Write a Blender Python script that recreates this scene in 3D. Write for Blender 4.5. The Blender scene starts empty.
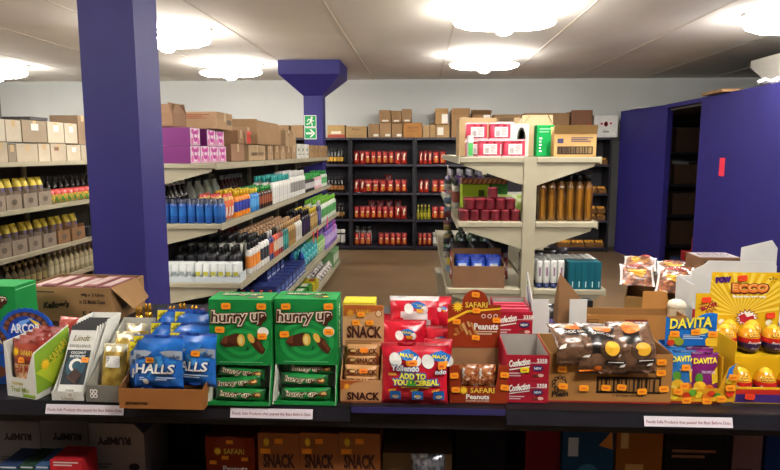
LAMP, EXPO, LY0 = 66.0, 0.3, .45
import bpy, math, random
from mathutils import Vector, Matrix
from math import sin, cos, tan, pi, radians, atan, sqrt
SC = bpy.context.scene
COL = SC.collection
rnd = random.Random(11)

# ------------------------------------------------------------------ camera
FPX, EYE = 620.0, 1.6
YAW, PITCH = radians(2.77), radians(7.62)
CAMP = Vector((0, 0, EYE))
RV = Vector((cos(YAW), sin(YAW), 0))
FV = Vector((-sin(YAW) * cos(PITCH), cos(YAW) * cos(PITCH), -sin(PITCH)))
UV = RV.cross(FV)
def ray(u, v): return RV * ((u - 390) / FPX) + UV * ((235 - v) / FPX) + FV
def at_y(u, v, y):
    d = ray(u, v); return CAMP + d * (y / d.y)
def at_z(u, v, z):
    d = ray(u, v); return CAMP + d * ((z - EYE) / d.z)
def at_x(u, v, x):
    d = ray(u, v); return CAMP + d * (x / d.x)
def y_at(u, x, v=200): return at_x(u, v, x).y
cam_data = bpy.data.cameras.new('camera'); cam = bpy.data.objects.new('camera', cam_data); COL.objects.link(cam)
cam.location = CAMP; cam.rotation_euler = (pi / 2 - PITCH, 0, YAW)
cam_data.sensor_width = 36; cam_data.lens = FPX / 780 * 36; cam_data.clip_start = 0.05
SC.camera = cam
SC.view_settings.view_transform = 'Standard'; SC.view_settings.look = 'None'; SC.view_settings.gamma = 1

# --------------------------------------------------------------- materials
def lin(c):
    return c / 12.92 if c <= 0.04045 else ((c + 0.055) / 1.055) ** 2.4
def rgb(h):
    h = h.lstrip('#'); return tuple(lin(int(h[i:i + 2], 16) / 255) for i in (0, 2, 4))
_M = {}
def mat(hexc, rough=.5, metal=0, spec=.5, var=.1, scale=12, bump=0, trans=0, emit=0, alpha=1, coat=0):
    key = (hexc, rough, metal, spec, var, scale, bump, trans, emit, alpha, coat)
    if key in _M: return _M[key]
    m = bpy.data.materials.new('mat_' + hexc.strip('#')); m.use_nodes = True
    nt = m.node_tree; b = nt.nodes['Principled BSDF']
    c = rgb(hexc)
    tc = nt.nodes.new('ShaderNodeTexCoord'); nz = nt.nodes.new('ShaderNodeTexNoise')
    nz.inputs['Scale'].default_value = scale; nz.inputs['Detail'].default_value = 3
    nt.links.new(tc.outputs['Object'], nz.inputs['Vector'])
    if var > 0:
        r = nt.nodes.new('ShaderNodeMapRange')
        r.inputs['From Min'].default_value = .3; r.inputs['From Max'].default_value = .7
        r.inputs['To Min'].default_value = 1 - var; r.inputs['To Max'].default_value = 1 + var * .5
        nt.links.new(nz.outputs['Fac'], r.inputs['Value'])
        mx = nt.nodes.new('ShaderNodeMix'); mx.data_type = 'RGBA'; mx.blend_type = 'MULTIPLY'
        mx.inputs[0].default_value = 1; mx.inputs[6].default_value = (*c, 1)
        nt.links.new(r.outputs['Result'], mx.inputs[7]); nt.links.new(mx.outputs[2], b.inputs['Base Color'])
    else:
        b.inputs['Base Color'].default_value = (*c, 1)
    if bump:
        bp = nt.nodes.new('ShaderNodeBump'); bp.inputs['Strength'].default_value = bump; bp.inputs['Distance'].default_value = .01
        nt.links.new(nz.outputs['Fac'], bp.inputs['Height']); nt.links.new(bp.outputs['Normal'], b.inputs['Normal'])
    b.inputs['Roughness'].default_value = rough; b.inputs['Metallic'].default_value = metal
    b.inputs['Specular IOR Level'].default_value = spec
    b.inputs['Transmission Weight'].default_value = trans
    b.inputs['Coat Weight'].default_value = coat
    if alpha < 1: b.inputs['Alpha'].default_value = alpha
    if emit:
        b.inputs['Emission Color'].default_value = (*c, 1); b.inputs['Emission Strength'].default_value = emit
    _M[key] = m; return m
def card(h): return mat(h, .85, spec=.2, var=.1, scale=9)
def ink(h): return mat(h, .5, spec=.3, var=0)
def mottle(h1, h2, scale=60, thr=.5, soft=.02, rough=.3, metal=0, bump=.1, h3=None, thr3=.62):
    """two or three inks in blotches"""
    key = ('mottle', h1, h2, scale, thr, soft, rough, metal, bump, h3, thr3)
    if key in _M: return _M[key]
    m = bpy.data.materials.new('mat_mottle_' + h1.strip('#')); m.use_nodes = True; nt = m.node_tree; b = nt.nodes['Principled BSDF']
    tc = nt.nodes.new('ShaderNodeTexCoord'); nz = nt.nodes.new('ShaderNodeTexNoise'); nz.inputs['Scale'].default_value = scale; nz.inputs['Detail'].default_value = 2
    nt.links.new(tc.outputs['Object'], nz.inputs['Vector']); cr = nt.nodes.new('ShaderNodeValToRGB'); e = cr.color_ramp.elements
    e[0].position = thr - soft; e[0].color = (*rgb(h1), 1); e[1].position = thr + soft; e[1].color = (*rgb(h2), 1)
    if h3:
        q = e.new(thr3); q.color = (*rgb(h2), 1); q = e.new(min(1, thr3 + soft * 2)); q.color = (*rgb(h3), 1)
    nt.links.new(nz.outputs['Fac'], cr.inputs[0]); nt.links.new(cr.outputs[0], b.inputs['Base Color'])
    bp = nt.nodes.new('ShaderNodeBump'); bp.inputs['Strength'].default_value = bump; bp.inputs['Distance'].default_value = .004
    nt.links.new(nz.outputs['Fac'], bp.inputs['Height']); nt.links.new(bp.outputs['Normal'], b.inputs['Normal'])
    b.inputs['Roughness'].default_value = rough; b.inputs['Metallic'].default_value = metal; b.inputs['Specular IOR Level'].default_value = .6
    _M[key] = m; return m
def film(h): return mat(h, .28, spec=.6, var=.08, scale=25, bump=.12)
def plas(h): return mat(h, .35, spec=.5, var=.05)
CARD, CARD_D, CARD_L = '#a5825c', '#7d5f42', '#bda27e'

# -------------------------------------------------------------- text meshes
_T = {}
def text_geo(s, bold=0.0, shear=0.0):
    k = (s, bold, shear)
    if k in _T: return _T[k]
    cu = bpy.data.curves.new('t', 'FONT'); cu.body = s; cu.size = 1; cu.offset = bold; cu.shear = shear; cu.resolution_u = 2
    ob = bpy.data.objects.new('t', cu); COL.objects.link(ob)
    me = bpy.data.meshes.new_from_object(ob.evaluated_get(bpy.context.evaluated_depsgraph_get()))
    vs = [(v.co.x, v.co.y) for v in me.vertices]; fs = [tuple(p.vertices) for p in me.polygons]
    bpy.data.objects.remove(ob); bpy.data.curves.remove(cu); bpy.data.meshes.remove(me)
    x0 = min(v[0] for v in vs); x1 = max(v[0] for v in vs); y0 = min(v[1] for v in vs); y1 = max(v[1] for v in vs)
    vs = [((x - (x0 + x1) / 2) / (x1 - x0), (y - (y0 + y1) / 2) / (y1 - y0)) for x, y in vs]
    _T[k] = (vs, fs); return _T[k]

# ------------------------------------------------------------- mesh builder
class Fr:
    """A flat (or bulging) printed face: a to the right, b up, k = ink layer."""
    def __init__(s, o, u, v, hf=None, step=.25):
        s.o, s.u, s.v, s.hf, s.step = Vector(o), Vector(u), Vector(v), hf, step
        s.n = s.u.cross(s.v).normalized()
    def p(s, a, b, k=1):
        return s.o + s.u * a + s.v * b + s.n * (k * s.step + (s.hf(a, b) if s.hf else 0))
class MB:
    def __init__(s): s.v, s.f, s.m, s.sm, s.mats = [], [], [], [], []
    def mi(s, m):
        if m not in s.mats: s.mats.append(m)
        return s.mats.index(m)
    def add(s, vs, fs, m, smooth=False):
        n = len(s.v); s.v += [tuple(v) for v in vs]
        for i, f in enumerate(fs):
            s.f.append([n + j for j in f]); s.m.append(s.mi(m[i] if isinstance(m, list) else m)); s.sm.append(smooth)
        return s
    def box(s, x0, x1, y0, y1, z0, z1, m, mx=None):
        vs = [Vector((x, y, z)) for z in (z0, z1) for y in (y0, y1) for x in (x0, x1)]
        if mx is not None: vs = [mx @ v for v in vs]
        return s.add(vs, [(0, 2, 3, 1), (4, 5, 7, 6), (0, 1, 5, 4), (2, 6, 7, 3), (0, 4, 6, 2), (1, 3, 7, 5)], m)
    def slab(s, pts, t, m):
        """polygon of 3-D points thickened by vector t"""
        t = Vector(t); n = len(pts); vs = [Vector(p) for p in pts] + [Vector(p) + t for p in pts]
        fs = [tuple(range(n)), tuple(range(2 * n - 1, n - 1, -1))] + [(i, (i + 1) % n + 0, (i + 1) % n + n, i + n) for i in range(n)]
        return s.add(vs, fs, m)
    def prism(s, poly, y0, y1, m):
        return s.slab([(x, y0, z) for x, z in poly], (0, y1 - y0, 0), m)
    def lathe(s, prof, m, c=(0, 0, 0), n=12, sx=1, sy=1, p=1):
        vs, fs, ms = [], [], []
        for r, z in prof:
            for i in range(n):
                a = 2 * pi * (i + .5) / n; cx, sn = cos(a), sin(a)
                if p != 1: cx, sn = math.copysign(abs(cx) ** p, cx), math.copysign(abs(sn) ** p, sn)
                vs.append((c[0] + r * cx * sx, c[1] + r * sn * sy, c[2] + z))
        for j in range(len(prof) - 1):
            for i in range(n):
                fs.append((j * n + i, j * n + (i + 1) % n, (j + 1) * n + (i + 1) % n, (j + 1) * n + i))
                ms.append(m[j] if isinstance(m, list) else m)
        fs += [tuple(range(n - 1, -1, -1)), tuple((len(prof) - 1) * n + i for i in range(n))]; ms += [ms[0], ms[-1]]
        k = len(s.f); s.add(vs, fs, ms, True); s.sm[-1] = s.sm[-2] = False
        return s
    def tube(s, pts, r, m, n=6):
        pts = [Vector(p) for p in pts]; vs, fs = [], []
        for i, p in enumerate(pts):
            d = (pts[min(i + 1, len(pts) - 1)] - pts[max(i - 1, 0)]).normalized()
            a = d.orthogonal().normalized(); b = d.cross(a)
            vs += [p + a * (r * cos(2 * pi * j / n)) + b * (r * sin(2 * pi * j / n)) for j in range(n)]
        for i in range(len(pts) - 1):
            fs += [(i * n + j, i * n + (j + 1) % n, (i + 1) * n + (j + 1) % n, (i + 1) * n + j) for j in range(n)]
        fs += [tuple(range(n - 1, -1, -1)), tuple((len(pts) - 1) * n + j for j in range(n))]
        return s.add(vs, fs, m, True)
    # ---- print on a face
    def rect(s, fr, a0, a1, b0, b1, m, k=1, seg=1):
        na = seg; vs, fs = [], []
        for j in range(na + 1):
            for i in range(na + 1): vs.append(fr.p(a0 + (a1 - a0) * i / na, b0 + (b1 - b0) * j / na, k))
        for j in range(na):
            for i in range(na): q = j * (na + 1) + i; fs.append((q, q + 1, q + na + 2, q + na + 1))
        return s.add(vs, fs, m)
    def poly(s, fr, pts, m, k=1): return s.add([fr.p(a, b, k) for a, b in pts], [tuple(range(len(pts)))], m)
    def ell(s, fr, a, b, ra, rb, m, k=1, n=16, rot=0, t0=0, t1=2 * pi):
        vs = [fr.p(a, b, k)]
        for i in range(n + 1):
            t = t0 + (t1 - t0) * i / n; x, y = ra * cos(t), rb * sin(t)
            vs.append(fr.p(a + x * cos(rot) - y * sin(rot), b + x * sin(rot) + y * cos(rot), k))
        return s.add(vs, [(0, i + 1, i + 2) for i in range(n)], m)
    def star(s, fr, a, b, r0, r1, n, m, k=1, sy=1):
        vs = [fr.p(a, b, k)] + [fr.p(a + (r0 if i % 2 else r1) * cos(pi * i / n), b + sy * (r0 if i % 2 else r1) * sin(pi * i / n), k) for i in range(2 * n)]
        return s.add(vs, [(0, i + 1, (i + 1) % (2 * n) + 1) for i in range(2 * n)], m)
    def txt(s, fr, a, b, w, h, t, m, k=1, bold=0.02, shear=0, rot=0, bend=0, taper=0):
        vs, fs = text_geo(t, bold, shear); out = []
        for x, y in vs:
            y2 = y * (1 + taper * x); X, Y = x * w, y2 * h + bend * (4 * x * x - .5) * h
            out.append(fr.p(a + X * cos(rot) - Y * sin(rot), b + X * sin(rot) + Y * cos(rot), k))
        return s.add(out, fs, m)
    def lines(s, fr, a0, a1, b0, b1, n, m, k=1):
        """rows of unreadable small print as thin bars"""
        h = (b1 - b0) / (2 * n)
        for i in range(n):
            e = a1 - (a1 - a0) * (.0, .25, .1, .4)[i % 4]
            s.rect(fr, a0, e, b1 - (2 * i + 1) * h, b1 - 2 * i * h, m, k)
        return s
    def bars(s, fr, a0, a1, b0, b1, n, m, k=1):
        for i in range(n):
            x = a0 + (a1 - a0) * i / n; s.rect(fr, x, x + (a1 - a0) / n * (.35, .6, .2, .5, .7)[i % 5], b0, b1, m, k)
        return s
    def mesh(s, name, scale=None):
        me = bpy.data.meshes.new(name)
        vs = s.v if scale is None else [(x * scale[0], y * scale[1], z * scale[2]) for x, y, z in s.v]
        me.from_pydata(vs, [], s.f)
        for m in s.mats: me.materials.append(m)
        me.polygons.foreach_set('material_index', s.m); me.polygons.foreach_set('use_smooth', s.sm)
        me.update(); return me
    def build(s, name, parent=None, scale=None, bevel=0, label=None, loc=None):
        o = bpy.data.objects.new(name, s.mesh(name, scale)); COL.objects.link(o)
        if parent: o.parent = parent
        if loc is not None: o.location = loc
        if label: o['label'] = label
        if bevel:
            b = o.modifiers.new('bevel', 'BEVEL'); b.width = bevel; b.segments = 1; b.limit_method = 'ANGLE'
        return o
def tag(o, label, cat, group=None, kind=None):
    o['label'] = label; o['category'] = cat
    if group: o['group'] = group
    if kind: o['kind'] = kind
    return o
def thing(name, label, cat, loc=(0, 0, 0), rot=(0, 0, 0), group=None):
    o = bpy.data.objects.new(name, None); COL.objects.link(o); o.empty_display_size = .05
    o.location = loc; o.rotation_euler = rot if isinstance(rot, tuple) else (0, 0, rot)
    return tag(o, label, cat, group)
def struct(o): o['kind'] = 'structure'; return o
KIDS = {}
def dup(root, loc, rot=None, label=None, group=None):
    r = root.copy(); COL.objects.link(r); r.location = loc
    if rot is not None: r.rotation_euler = rot if isinstance(rot, tuple) else (0, 0, rot)
    if label: r['label'] = label
    if group: r['group'] = group
    for ch in list(root.children):
        c = ch.copy(); COL.objects.link(c); c.parent = r
        for g in ch.children:
            d = g.copy(); COL.objects.link(d); d.parent = c
    return r
def many(mb, name, spots, label, cat, group=None, bevel=0):
    """one single-mesh thing per spot (x, y, z[, rz]) sharing one mesh"""
    me = mb if isinstance(mb, bpy.types.Mesh) else mb.mesh(name); out = []
    for sp in spots:
        o = bpy.data.objects.new(name, me); COL.objects.link(o); o.location = (sp[0], sp[1], sp[2] + .0015)
        o.rotation_euler = (0, 0, (sp[3] if len(sp) > 3 else rnd.uniform(-.05, .05)))
        tag(o, label, cat, group); out.append(o)
    return out
UX, UZ, UY = Vector((1, 0, 0)), Vector((0, 0, 1)), Vector((0, 1, 0))
def front(y=0): return Fr((0, y, 0), UX, UZ)
MS = .0009
def fm(o, u, v): return Fr(o, u, v, step=MS)                      # printed face in metres
PURPLE = mat('#29246e', .55, spec=.35, var=.08, scale=3)
BLACKSH = mat('#131119', .5, spec=.35, var=.15, scale=6)
CREAM = mat('#a79f87', .5, spec=.4, var=.06, scale=4)
WALLM = mat('#bfc0bc', .85, spec=.2, var=.06, scale=1.2)
# ------------------------------------------------------------------ setting
struct(MB().box(-8.5, 8, -6.2, 10.6, -.1, 0, mat('#745d43', .42, spec=.4, var=.22, scale=1.6)).build('floor'))
struct(MB().box(-8.5, 8, -6.2, 10.6, 2.8, 2.9, mat('#f0e9e0', .9, spec=.15, var=.08, scale=.8)).build('ceiling'))
struct(MB().box(-8.6, 8.1, 10.6, 10.7, -.1, 2.9, WALLM).build('wall_back'))
struct(MB().box(-8.6, -8.5, -6.2, 10.6, -.1, 2.9, WALLM).build('wall_left'))
struct(MB().box(8, 8.1, -6.2, 10.6, -.1, 2.9, WALLM).build('wall_right'))
struct(MB().box(-8.6, 8.1, -6.3, -6.2, -.1, 2.9, mat('#4f4d4a', .85, spec=.2, var=.06, scale=1.2)).build('wall_front'))
STRIP = mat('#ddd2c4', .8, spec=.2, var=.05)
for i, k in enumerate(range(-7, 7)):
    x = .31 + 1.1 * k
    if -8.4 < x < 7.9: struct(MB().box(x - .01, x + .01, -6.2, 10.6, 2.7965, 2.8, STRIP).build('trim_%d' % (i + 1)))
# purple square pillars with a flared head
def pillar(name, x0, y0, w):
    m = MB().box(x0, x0 + w, y0, y0 + w, 0, 2.42, PURPLE)
    c = Vector((x0 + w / 2, y0 + w / 2, 0)); a, b = w / 2, .41
    vs = [c + Vector((sx * r, sy * r, z)) for r, z in ((a, 2.36), (b, 2.62), (b, 2.8)) for sx, sy in ((-1, -1), (1, -1), (1, 1), (-1, 1))]
    fs = [(j * 4 + i, j * 4 + (i + 1) % 4, j * 4 + 4 + (i + 1) % 4, j * 4 + 4 + i) for j in (0, 1) for i in range(4)] + [(3, 2, 1, 0), (8, 9, 10, 11)]
    m.add(vs, fs, PURPLE)
    return struct(m.build(name))
pillar('pillar_front', -1.558, 2.85, .258)
PX, PY = -1.6, 8.58
pillar('pillar_back', PX, PY, .26)
# emergency exit sign on the far pillar
sg = thing('exit_sign', 'green and white running man and arrow sign on the far purple pillar', 'sign', (PX + .09, PY - .002, 1.775))
GREEN = ink('#0f9a55'); WHITE = ink('#eceae2')
for nm, z0 in (('running_man_plate', .165), ('arrow_plate', 0)):
    m = MB().box(-.084, .084, -.006, 0, z0, z0 + .16, WHITE)
    f = fm((0, -.006, z0), UX, UZ); m.rect(f, -.076, .076, .009, .151, GREEN, 1)
    if z0:
        m.ell(f, .022, .128, .014, .014, WHITE, 2)
        m.poly(f, [(-.012, .108), (.018, .114), (.03, .1), (.012, .062), (-.012, .062), (.0, .094)], WHITE, 2)
        m.poly(f, [(-.045, .078), (-.03, .108), (-.008, .112), (-.006, .1), (-.024, .094), (-.036, .072)], WHITE, 2)
        m.poly(f, [(.022, .108), (.03, .088), (.052, .092), (.056, .082), (.026, .076), (.012, .1)], WHITE, 2)
        m.poly(f, [(.0, .066), (.016, .064), (.034, .044), (.03, .014), (.018, .014), (.02, .04)], WHITE, 2)
        m.poly(f, [(-.012, .068), (.002, .064), (-.01, .04), (-.05, .03), (-.054, .042), (-.02, .052)], WHITE, 2)
    else:
        m.rect(f, -.06, .02, .068, .092, WHITE, 2); m.poly(f, [(.066, .08), (.01, .134), (-.012, .134), (.034, .08), (-.012, .026), (.01, .026)], WHITE, 2)
    m.build(nm, sg)
# purple partition with a doorway into the store room
PT = 2.24
struct(MB().box(3.31, 3.39, -6.2, 7.62, 0, PT, PURPLE).build('partition_near'))
struct(MB().slab([(3.17, 10.15, 0), (3.25, 10.17, 0), (3.44, 8.78, 0), (3.36, 8.76, 0)], (0, 0, PT), PURPLE).build('partition_far'))
struct(MB().box(3.33, 3.39, 7.62, 8.76, PT - .05, PT, PURPLE).build('lintel_doorway'))
B0, B1, B2 = at_y(751, 61, 7.0), at_y(751, 68, 7.0), at_x(768, 83, at_y(751, 64, 7.0).x)
struct(MB().slab([(B0.x, 3, B2.z), (B0.x, B2.y, B2.z), (B0.x, 7.0, B1.z), (B0.x, 7.0, B0.z), (B0.x, 3, B0.z)], (.7, 0, 0), mat('#9a968e', .8, var=.06)).build('beam_right'))
pp = MB().box(-.002, 0, -.06, .06, 0, .2, mat('#e8304a', .7, var=.03)).build('paper_sign', loc=(3.3095, at_x(722, 167, 3.31).y, at_x(722, 167, 3.31).z - .1)); tag(pp, 'pinkish red paper sheet stuck on the purple partition', 'paper')
struct(MB().box(3.4, 7.99, -6.19, 10.59, 2.16, 2.2, mat('#4a453f', .85, var=.06)).build('store_shade_roof'))  # unseen roof panel, added to keep the store room dark through the doorway
# ------------------------------------------------------------------- lamps
TUBE = mat('#fffbf4', .4, var=0, emit=LAMP)
HOUS = mat('#e8e6e0', .5, var=.02)
lab = {(2, 2): 'white glowing batten light, larger of two in line over the middle aisle', (2, 3): 'white glowing batten light over the back of the middle aisle',
       (1, 3): 'white glowing batten light above the boxes, beside the flared pillar head', (1, 2): 'white glowing batten light just beside the near purple pillar',
       (3, 2): 'white glowing batten light above the purple partition'}
spots = {(2, 2): (.70, 5.45), (2, 3): (.79, 8.0), (1, 3): (-2.6, 8.6), (1, 2): (-2.5, 6.2), (3, 2): (3.25, 5.75)}
proto = None
for i, x in enumerate((-5.9, -2.6, .8, 3.3)):
    for j, y in enumerate((LY0, 2.95, 5.7, 8.6)):
        if (i, j) == (3, 3) or (i == 3 and j == 1): continue
        px, py = spots.get((i, j), (x, y))
        lb = lab.get((i, j), 'white glowing batten light on the ceiling outside the picture')
        if proto is None:
            proto = thing('ceiling_light', lb, 'ceiling light', (px, py, 2.8))
            MB().box(-.45, .45, -.045, .045, -.03, 0, HOUS).build('housing', proto)
            for xx in (-.3, .3): MB().tube([(xx, 0, -.03), (xx, 0, -.09)], .008, HOUS, 6).build('hanger', proto)
            MB().lathe([(.03, -.185), (.085, -.175), (.112, -.145), (.118, -.115), (.1, -.09), (.04, -.075)], TUBE, n=20, sx=3.7).build('diffuser', proto)
            MB().lathe([(.04, -.22), (.065, -.205), (.07, -.187)], TUBE, n=14).build('end_lamp', proto)
        else:
            dup(proto, (px, py, 2.8), 0, lb)
for o in [o for o in SC.objects if o.get('category') == 'ceiling light' and 'outside' in o['label']]: o['group'] = 'ceiling lights outside the picture'
w = bpy.data.worlds.new('world'); SC.world = w; w.use_nodes = True
w.node_tree.nodes['Background'].inputs[0].default_value = (.5, .55, .6, 1); w.node_tree.nodes['Background'].inputs[1].default_value = .02
SC.view_settings.exposure = EXPO

# ------------------------------------------------- cream shop shelving racks
LGZ = (1.53, 1.16, .79, .43, .12)
def rack(name, label, xs_back, sign, y0, y1, levels, bays, post=.06, back=None):
    """one run of shelving; xs_back = back plane, sign = side the shelves point to; levels = [(z, depth)]"""
    r = thing(name, label, 'shelving', (xs_back, y0, 0)); L = y1 - y0; bl = L / bays
    for i in range(bays + 1):
        y = min(max(i * bl, post / 2), L - post / 2)
        MB().box(-post / 2, post / 2, y - post / 2, y + post / 2, 0, levels[0][0], CREAM).build('post', r)
    if back is not None:
        MB().box(-.008, .008, .03, L - .03, .1, levels[0][0], back).build('back_panel', r)
    for z, dp in levels:
        for i in range(bays):
            a, b = i * bl + .002, (i + 1) * bl - .002
            x0, x1 = sorted((sign * (post / 2 + .002), sign * (dp - .001)))
            s = MB().box(x0, x1, a, b, z - .03, z, CREAM).build('shelf', r, bevel=.003)
            MB().box(*sorted((sign * dp, sign * (dp + .008))), a, b, z - .036, z + .004, CREAM).build('price_rail', s)
        for i in (0, bays):
            y = (.012 if i == 0 else L - .016)
            if z > .3: MB().prism([(sign * .03, z - .03), (sign * (dp - .02), z - .03), (sign * (dp - .03), z - .05), (sign * .03, z - .155)], y, y + .004, CREAM).build('bracket', r)
    return r
DARK_BACK = mat('#322f2b', .8, var=.1)  # rack back colour, kept dark as the shade behind the goods
LX = -1.70
LGL = [(LGZ[0], .46), (LGZ[1], .48), (LGZ[2], .59), (LGZ[3], .59), (LGZ[4], .6)]
rack('shop_shelving', 'long cream shelving run behind the near purple pillar, full of toiletries', LX, 1, 3.72, 8.4, LGL, 4, back=DARK_BACK)  # dark back panel stands in for the dim aisle behind open posts
# double-sided run nearer the partition
RX, RY0, RY1 = .605, 3.45, 6.1
RZ = (1.572, 1.214, .834, .46, .12)
r = rack('shop_shelving', 'cream double sided shelving with end post seen between the aisles', RX, -1, RY0, RY1, [(RZ[0], .385), (RZ[1], .39), (RZ[2], .445), (RZ[3], .445), (RZ[4], .46)], 2, post=.07)
for z, dp in ((RZ[0], .375), (RZ[1], .37), (RZ[2], .43), (RZ[3], .43), (RZ[4], .44)):
    for i in range(2):
        a = i * 1.325 + .002
        s = MB().box(.037, dp, a, a + 1.321, z - .03, z, CREAM).build('shelf', r, bevel=.003)
        MB().box(dp, dp + .008, a, a + 1.321, z - .036, z + .004, CREAM).build('price_rail', s)
    if z > .3: MB().prism([(.037, z - .03), (dp - .02, z - .03), (dp - .03, z - .05), (.037, z - .155)], .012, .016, CREAM).build('bracket', r)
    if z > .3:
        for sg_, d2 in ((1, dp), (-1, dp)):
            MB().tube([(sg_ * .04, .03, z - .15), (sg_ * (d2 - .03), .03, z - .04)], .008, CREAM).build('brace', r)
# far side shelving, seen past the near pillar
LSX = -3.95
LSZ = (1.51, 1.10, .70, .385, .1)
rack('shop_shelving', 'cream shelving along the far aisle with pale boxes on top', LSX, 1, 3.6, 9.6, [(z, .45) for z in LSZ], 5, back=DARK_BACK)
# black shelving units against the back wall
BSZ = (1.83, 1.405, .945, .51, .07)
BY = 10.05
def black_unit(x0, x1, label):
    r = thing('black_shelf_unit', label, 'shelving', ((x0 + x1) / 2, BY, 0)); w = (x1 - x0) / 2
    for sx in (-1, 1): MB().box(sx * w - (.032 if sx > 0 else 0), sx * w + (.032 if sx < 0 else 0), 0, .4, 0, 1.83, BLACKSH).build('side_panel', r)
    MB().box(-w + .033, w - .033, .385, .4, 0, 1.8, mat('#1c1a21', .7, var=.1)).build('back_panel', r)
    for z in BSZ: MB().box(-w + .033, w - .033, 0, .384, z - .035, z, mat('#1f1a2b', .5, var=.1)).build('shelf', r)
    MB().box(-w + .033, w - .033, .03, .045, 0, .034, BLACKSH).build('plinth', r)
    return r
BX = [-4.25, -3.21, -2.17, -1.13, -.09, .95, 1.99, 3.03]
names = ['black shelf unit by the wall, hidden behind the toiletries rack', 'black shelf unit by the wall beyond the toiletries rack', 'black shelf unit holding dark bottles beside the far pillar', 'black shelf unit filled with red packs, widest view at the aisle end',
         'black shelf unit with red packs and green bottles behind the cream rack', 'black shelf unit behind the white double sided rack', 'black shelf unit with yellow trays beside the purple partition']
for i in range(7): black_unit(BX[i] + .001, BX[i + 1] - .001, names[i])

SC.cycles.diffuse_bounces = 2
# ================================================================= packages
def H(*a): return [mat(x, .4, var=.05) for x in a]
def carton(w, d, h, color=CARD, flaps=0, tape=True, prints=(), seed=0):
    """cardboard case, origin at the middle of its base; front = -y. flaps: 0 shut, 1 open with lifted flaps"""
    m = MB(); c = card(color); t = .004
    if not flaps:
        m.box(-w / 2, w / 2, -d / 2, d / 2, 0, h, c)
        if tape: m.rect(fm((0, 0, h), UX, UY), -w / 2, w / 2, -.025, .025, mat('#b59a70', .3, var=.03), 1); m.rect(fm((w / 2, 0, 0), UY, UZ), -.025, .025, h - .06, h, mat('#b59a70', .3, var=.03), 1)
    else:
        m.box(-w / 2, w / 2, -d / 2, d / 2, 0, t, c)
        m.box(-w / 2, w / 2, -d / 2, -d / 2 + t, t, h, c).box(-w / 2, w / 2, d / 2 - t, d / 2, t, h, c)
        m.box(-w / 2, -w / 2 + t, -d / 2 + t, d / 2 - t, t, h, c).box(w / 2 - t, w / 2, -d / 2 + t, d / 2 - t, t, h, c)
        q = random.Random(seed); L = min(w, d) * .42
        for (p0, p1, out) in (((-w / 2, -d / 2), (w / 2, -d / 2), (0, -1)), ((w / 2, d / 2), (-w / 2, d / 2), (0, 1)), ((-w / 2, d / 2), (-w / 2, -d / 2), (-1, 0)), ((w / 2, -d / 2), (w / 2, d / 2), (1, 0))):
            a = q.uniform(-.75, .0) if flaps == 1 else (q.uniform(-.2, .9) if out[0] == 0 else q.uniform(-.8, -.1))
            dx, dz = sin(a) * L, cos(a) * L * .75
            m.slab([(p0[0], p0[1], h), (p1[0], p1[1], h), (p1[0] + out[0] * dx, p1[1] + out[1] * dx, h + dz), (p0[0] + out[0] * dx, p0[1] + out[1] * dx, h + dz)], (-out[0] * t, -out[1] * t, 0), c)
    ff, fr = fm((0, -d / 2, 0), UX, UZ), fm((w / 2, 0, 0), UY, UZ)
    for pr in prints:
        f, k = (ff, w) if pr[0] == 'f' else (fr, d)
        if pr[1] == 'rect': m.rect(f, pr[2] * k, pr[3] * k, pr[4] * h, pr[5] * h, ink(pr[6]), 2)
        if pr[1] == 'txt': m.txt(f, pr[2] * k, pr[3] * h, pr[4] * k, pr[5] * h, pr[6], ink(pr[7]), 3)
        if pr[1] == 'ell': m.ell(f, pr[2] * k, pr[3] * h, pr[4] * k, pr[5] * h, ink(pr[6]), 2)
        if pr[1] == 'lines': m.lines(f, pr[2] * k, pr[3] * k, pr[4] * h, pr[5] * h, pr[6], ink(pr[7]), 2)
        if pr[1] == 'bars': m.bars(f, pr[2] * k, pr[3] * k, pr[4] * h, pr[5] * h, pr[6], ink(pr[7]), 3)
    return m
def put_carton(label, loc, w, d, h, color=CARD, rz=0, cat='box', group=None, name='cardboard_box', **k):
    o = carton(w, d, h, color, **k).build(name, loc=(loc[0], loc[1], loc[2] + .0015), bevel=.003); o.rotation_euler = (0, 0, rz)
    return tag(o, label, cat, group)
def can(r, h, body, cap, band=None):
    B, C = H(body)[0], H(cap)[0]; D = H(band)[0] if band else B
    return MB().lathe([(r * .94, 0), (r, .004), (r, h * .3), (r, h * .66), (r, h * .76), (r * .8, h * .8), (r * .72, h * .82), (r * .72, h * .97), (r * .5, h)], [B, B, D, B, B, C, C, C], n=12)
def bottle(w, d, h, body, cap, band=None, neck=.78, capr=.34, p=.7):
    """oval bottle, w wide along x"""
    B, C = H(body)[0], H(cap)[0]; D = H(band)[0] if band else B; r = w / 2; q = d / w
    m = MB().lathe([(r * .94, 0), (r, h * .03), (r, h * .2), (r, h * .58), (r * .98, h * (neck - .08)), (r * .5, h * neck)], [B, B, D, B, B], n=12, sy=q, p=p)
    return m.lathe([(r * capr * 1.3, h * neck), (r * capr * 1.3, h * .97), (r * capr, h)], C, n=10, sy=min(1, q * 1.25))
def tall_bottle(r, h, body, cap, band, glass=False):
    B = mat(body, .12, spec=.7, var=.05) if glass else H(body)[0]; C, D = H(cap)[0], H(band)[0]
    return MB().lathe([(r * .92, 0), (r, .006), (r, h * .18), (r, h * .46), (r, h * .6), (r * .42, h * .76), (r * .36, h * .86), (r * .4, h * .87), (r * .4, h)], [B, B, D, B, B, B, C, C], n=12)
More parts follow.
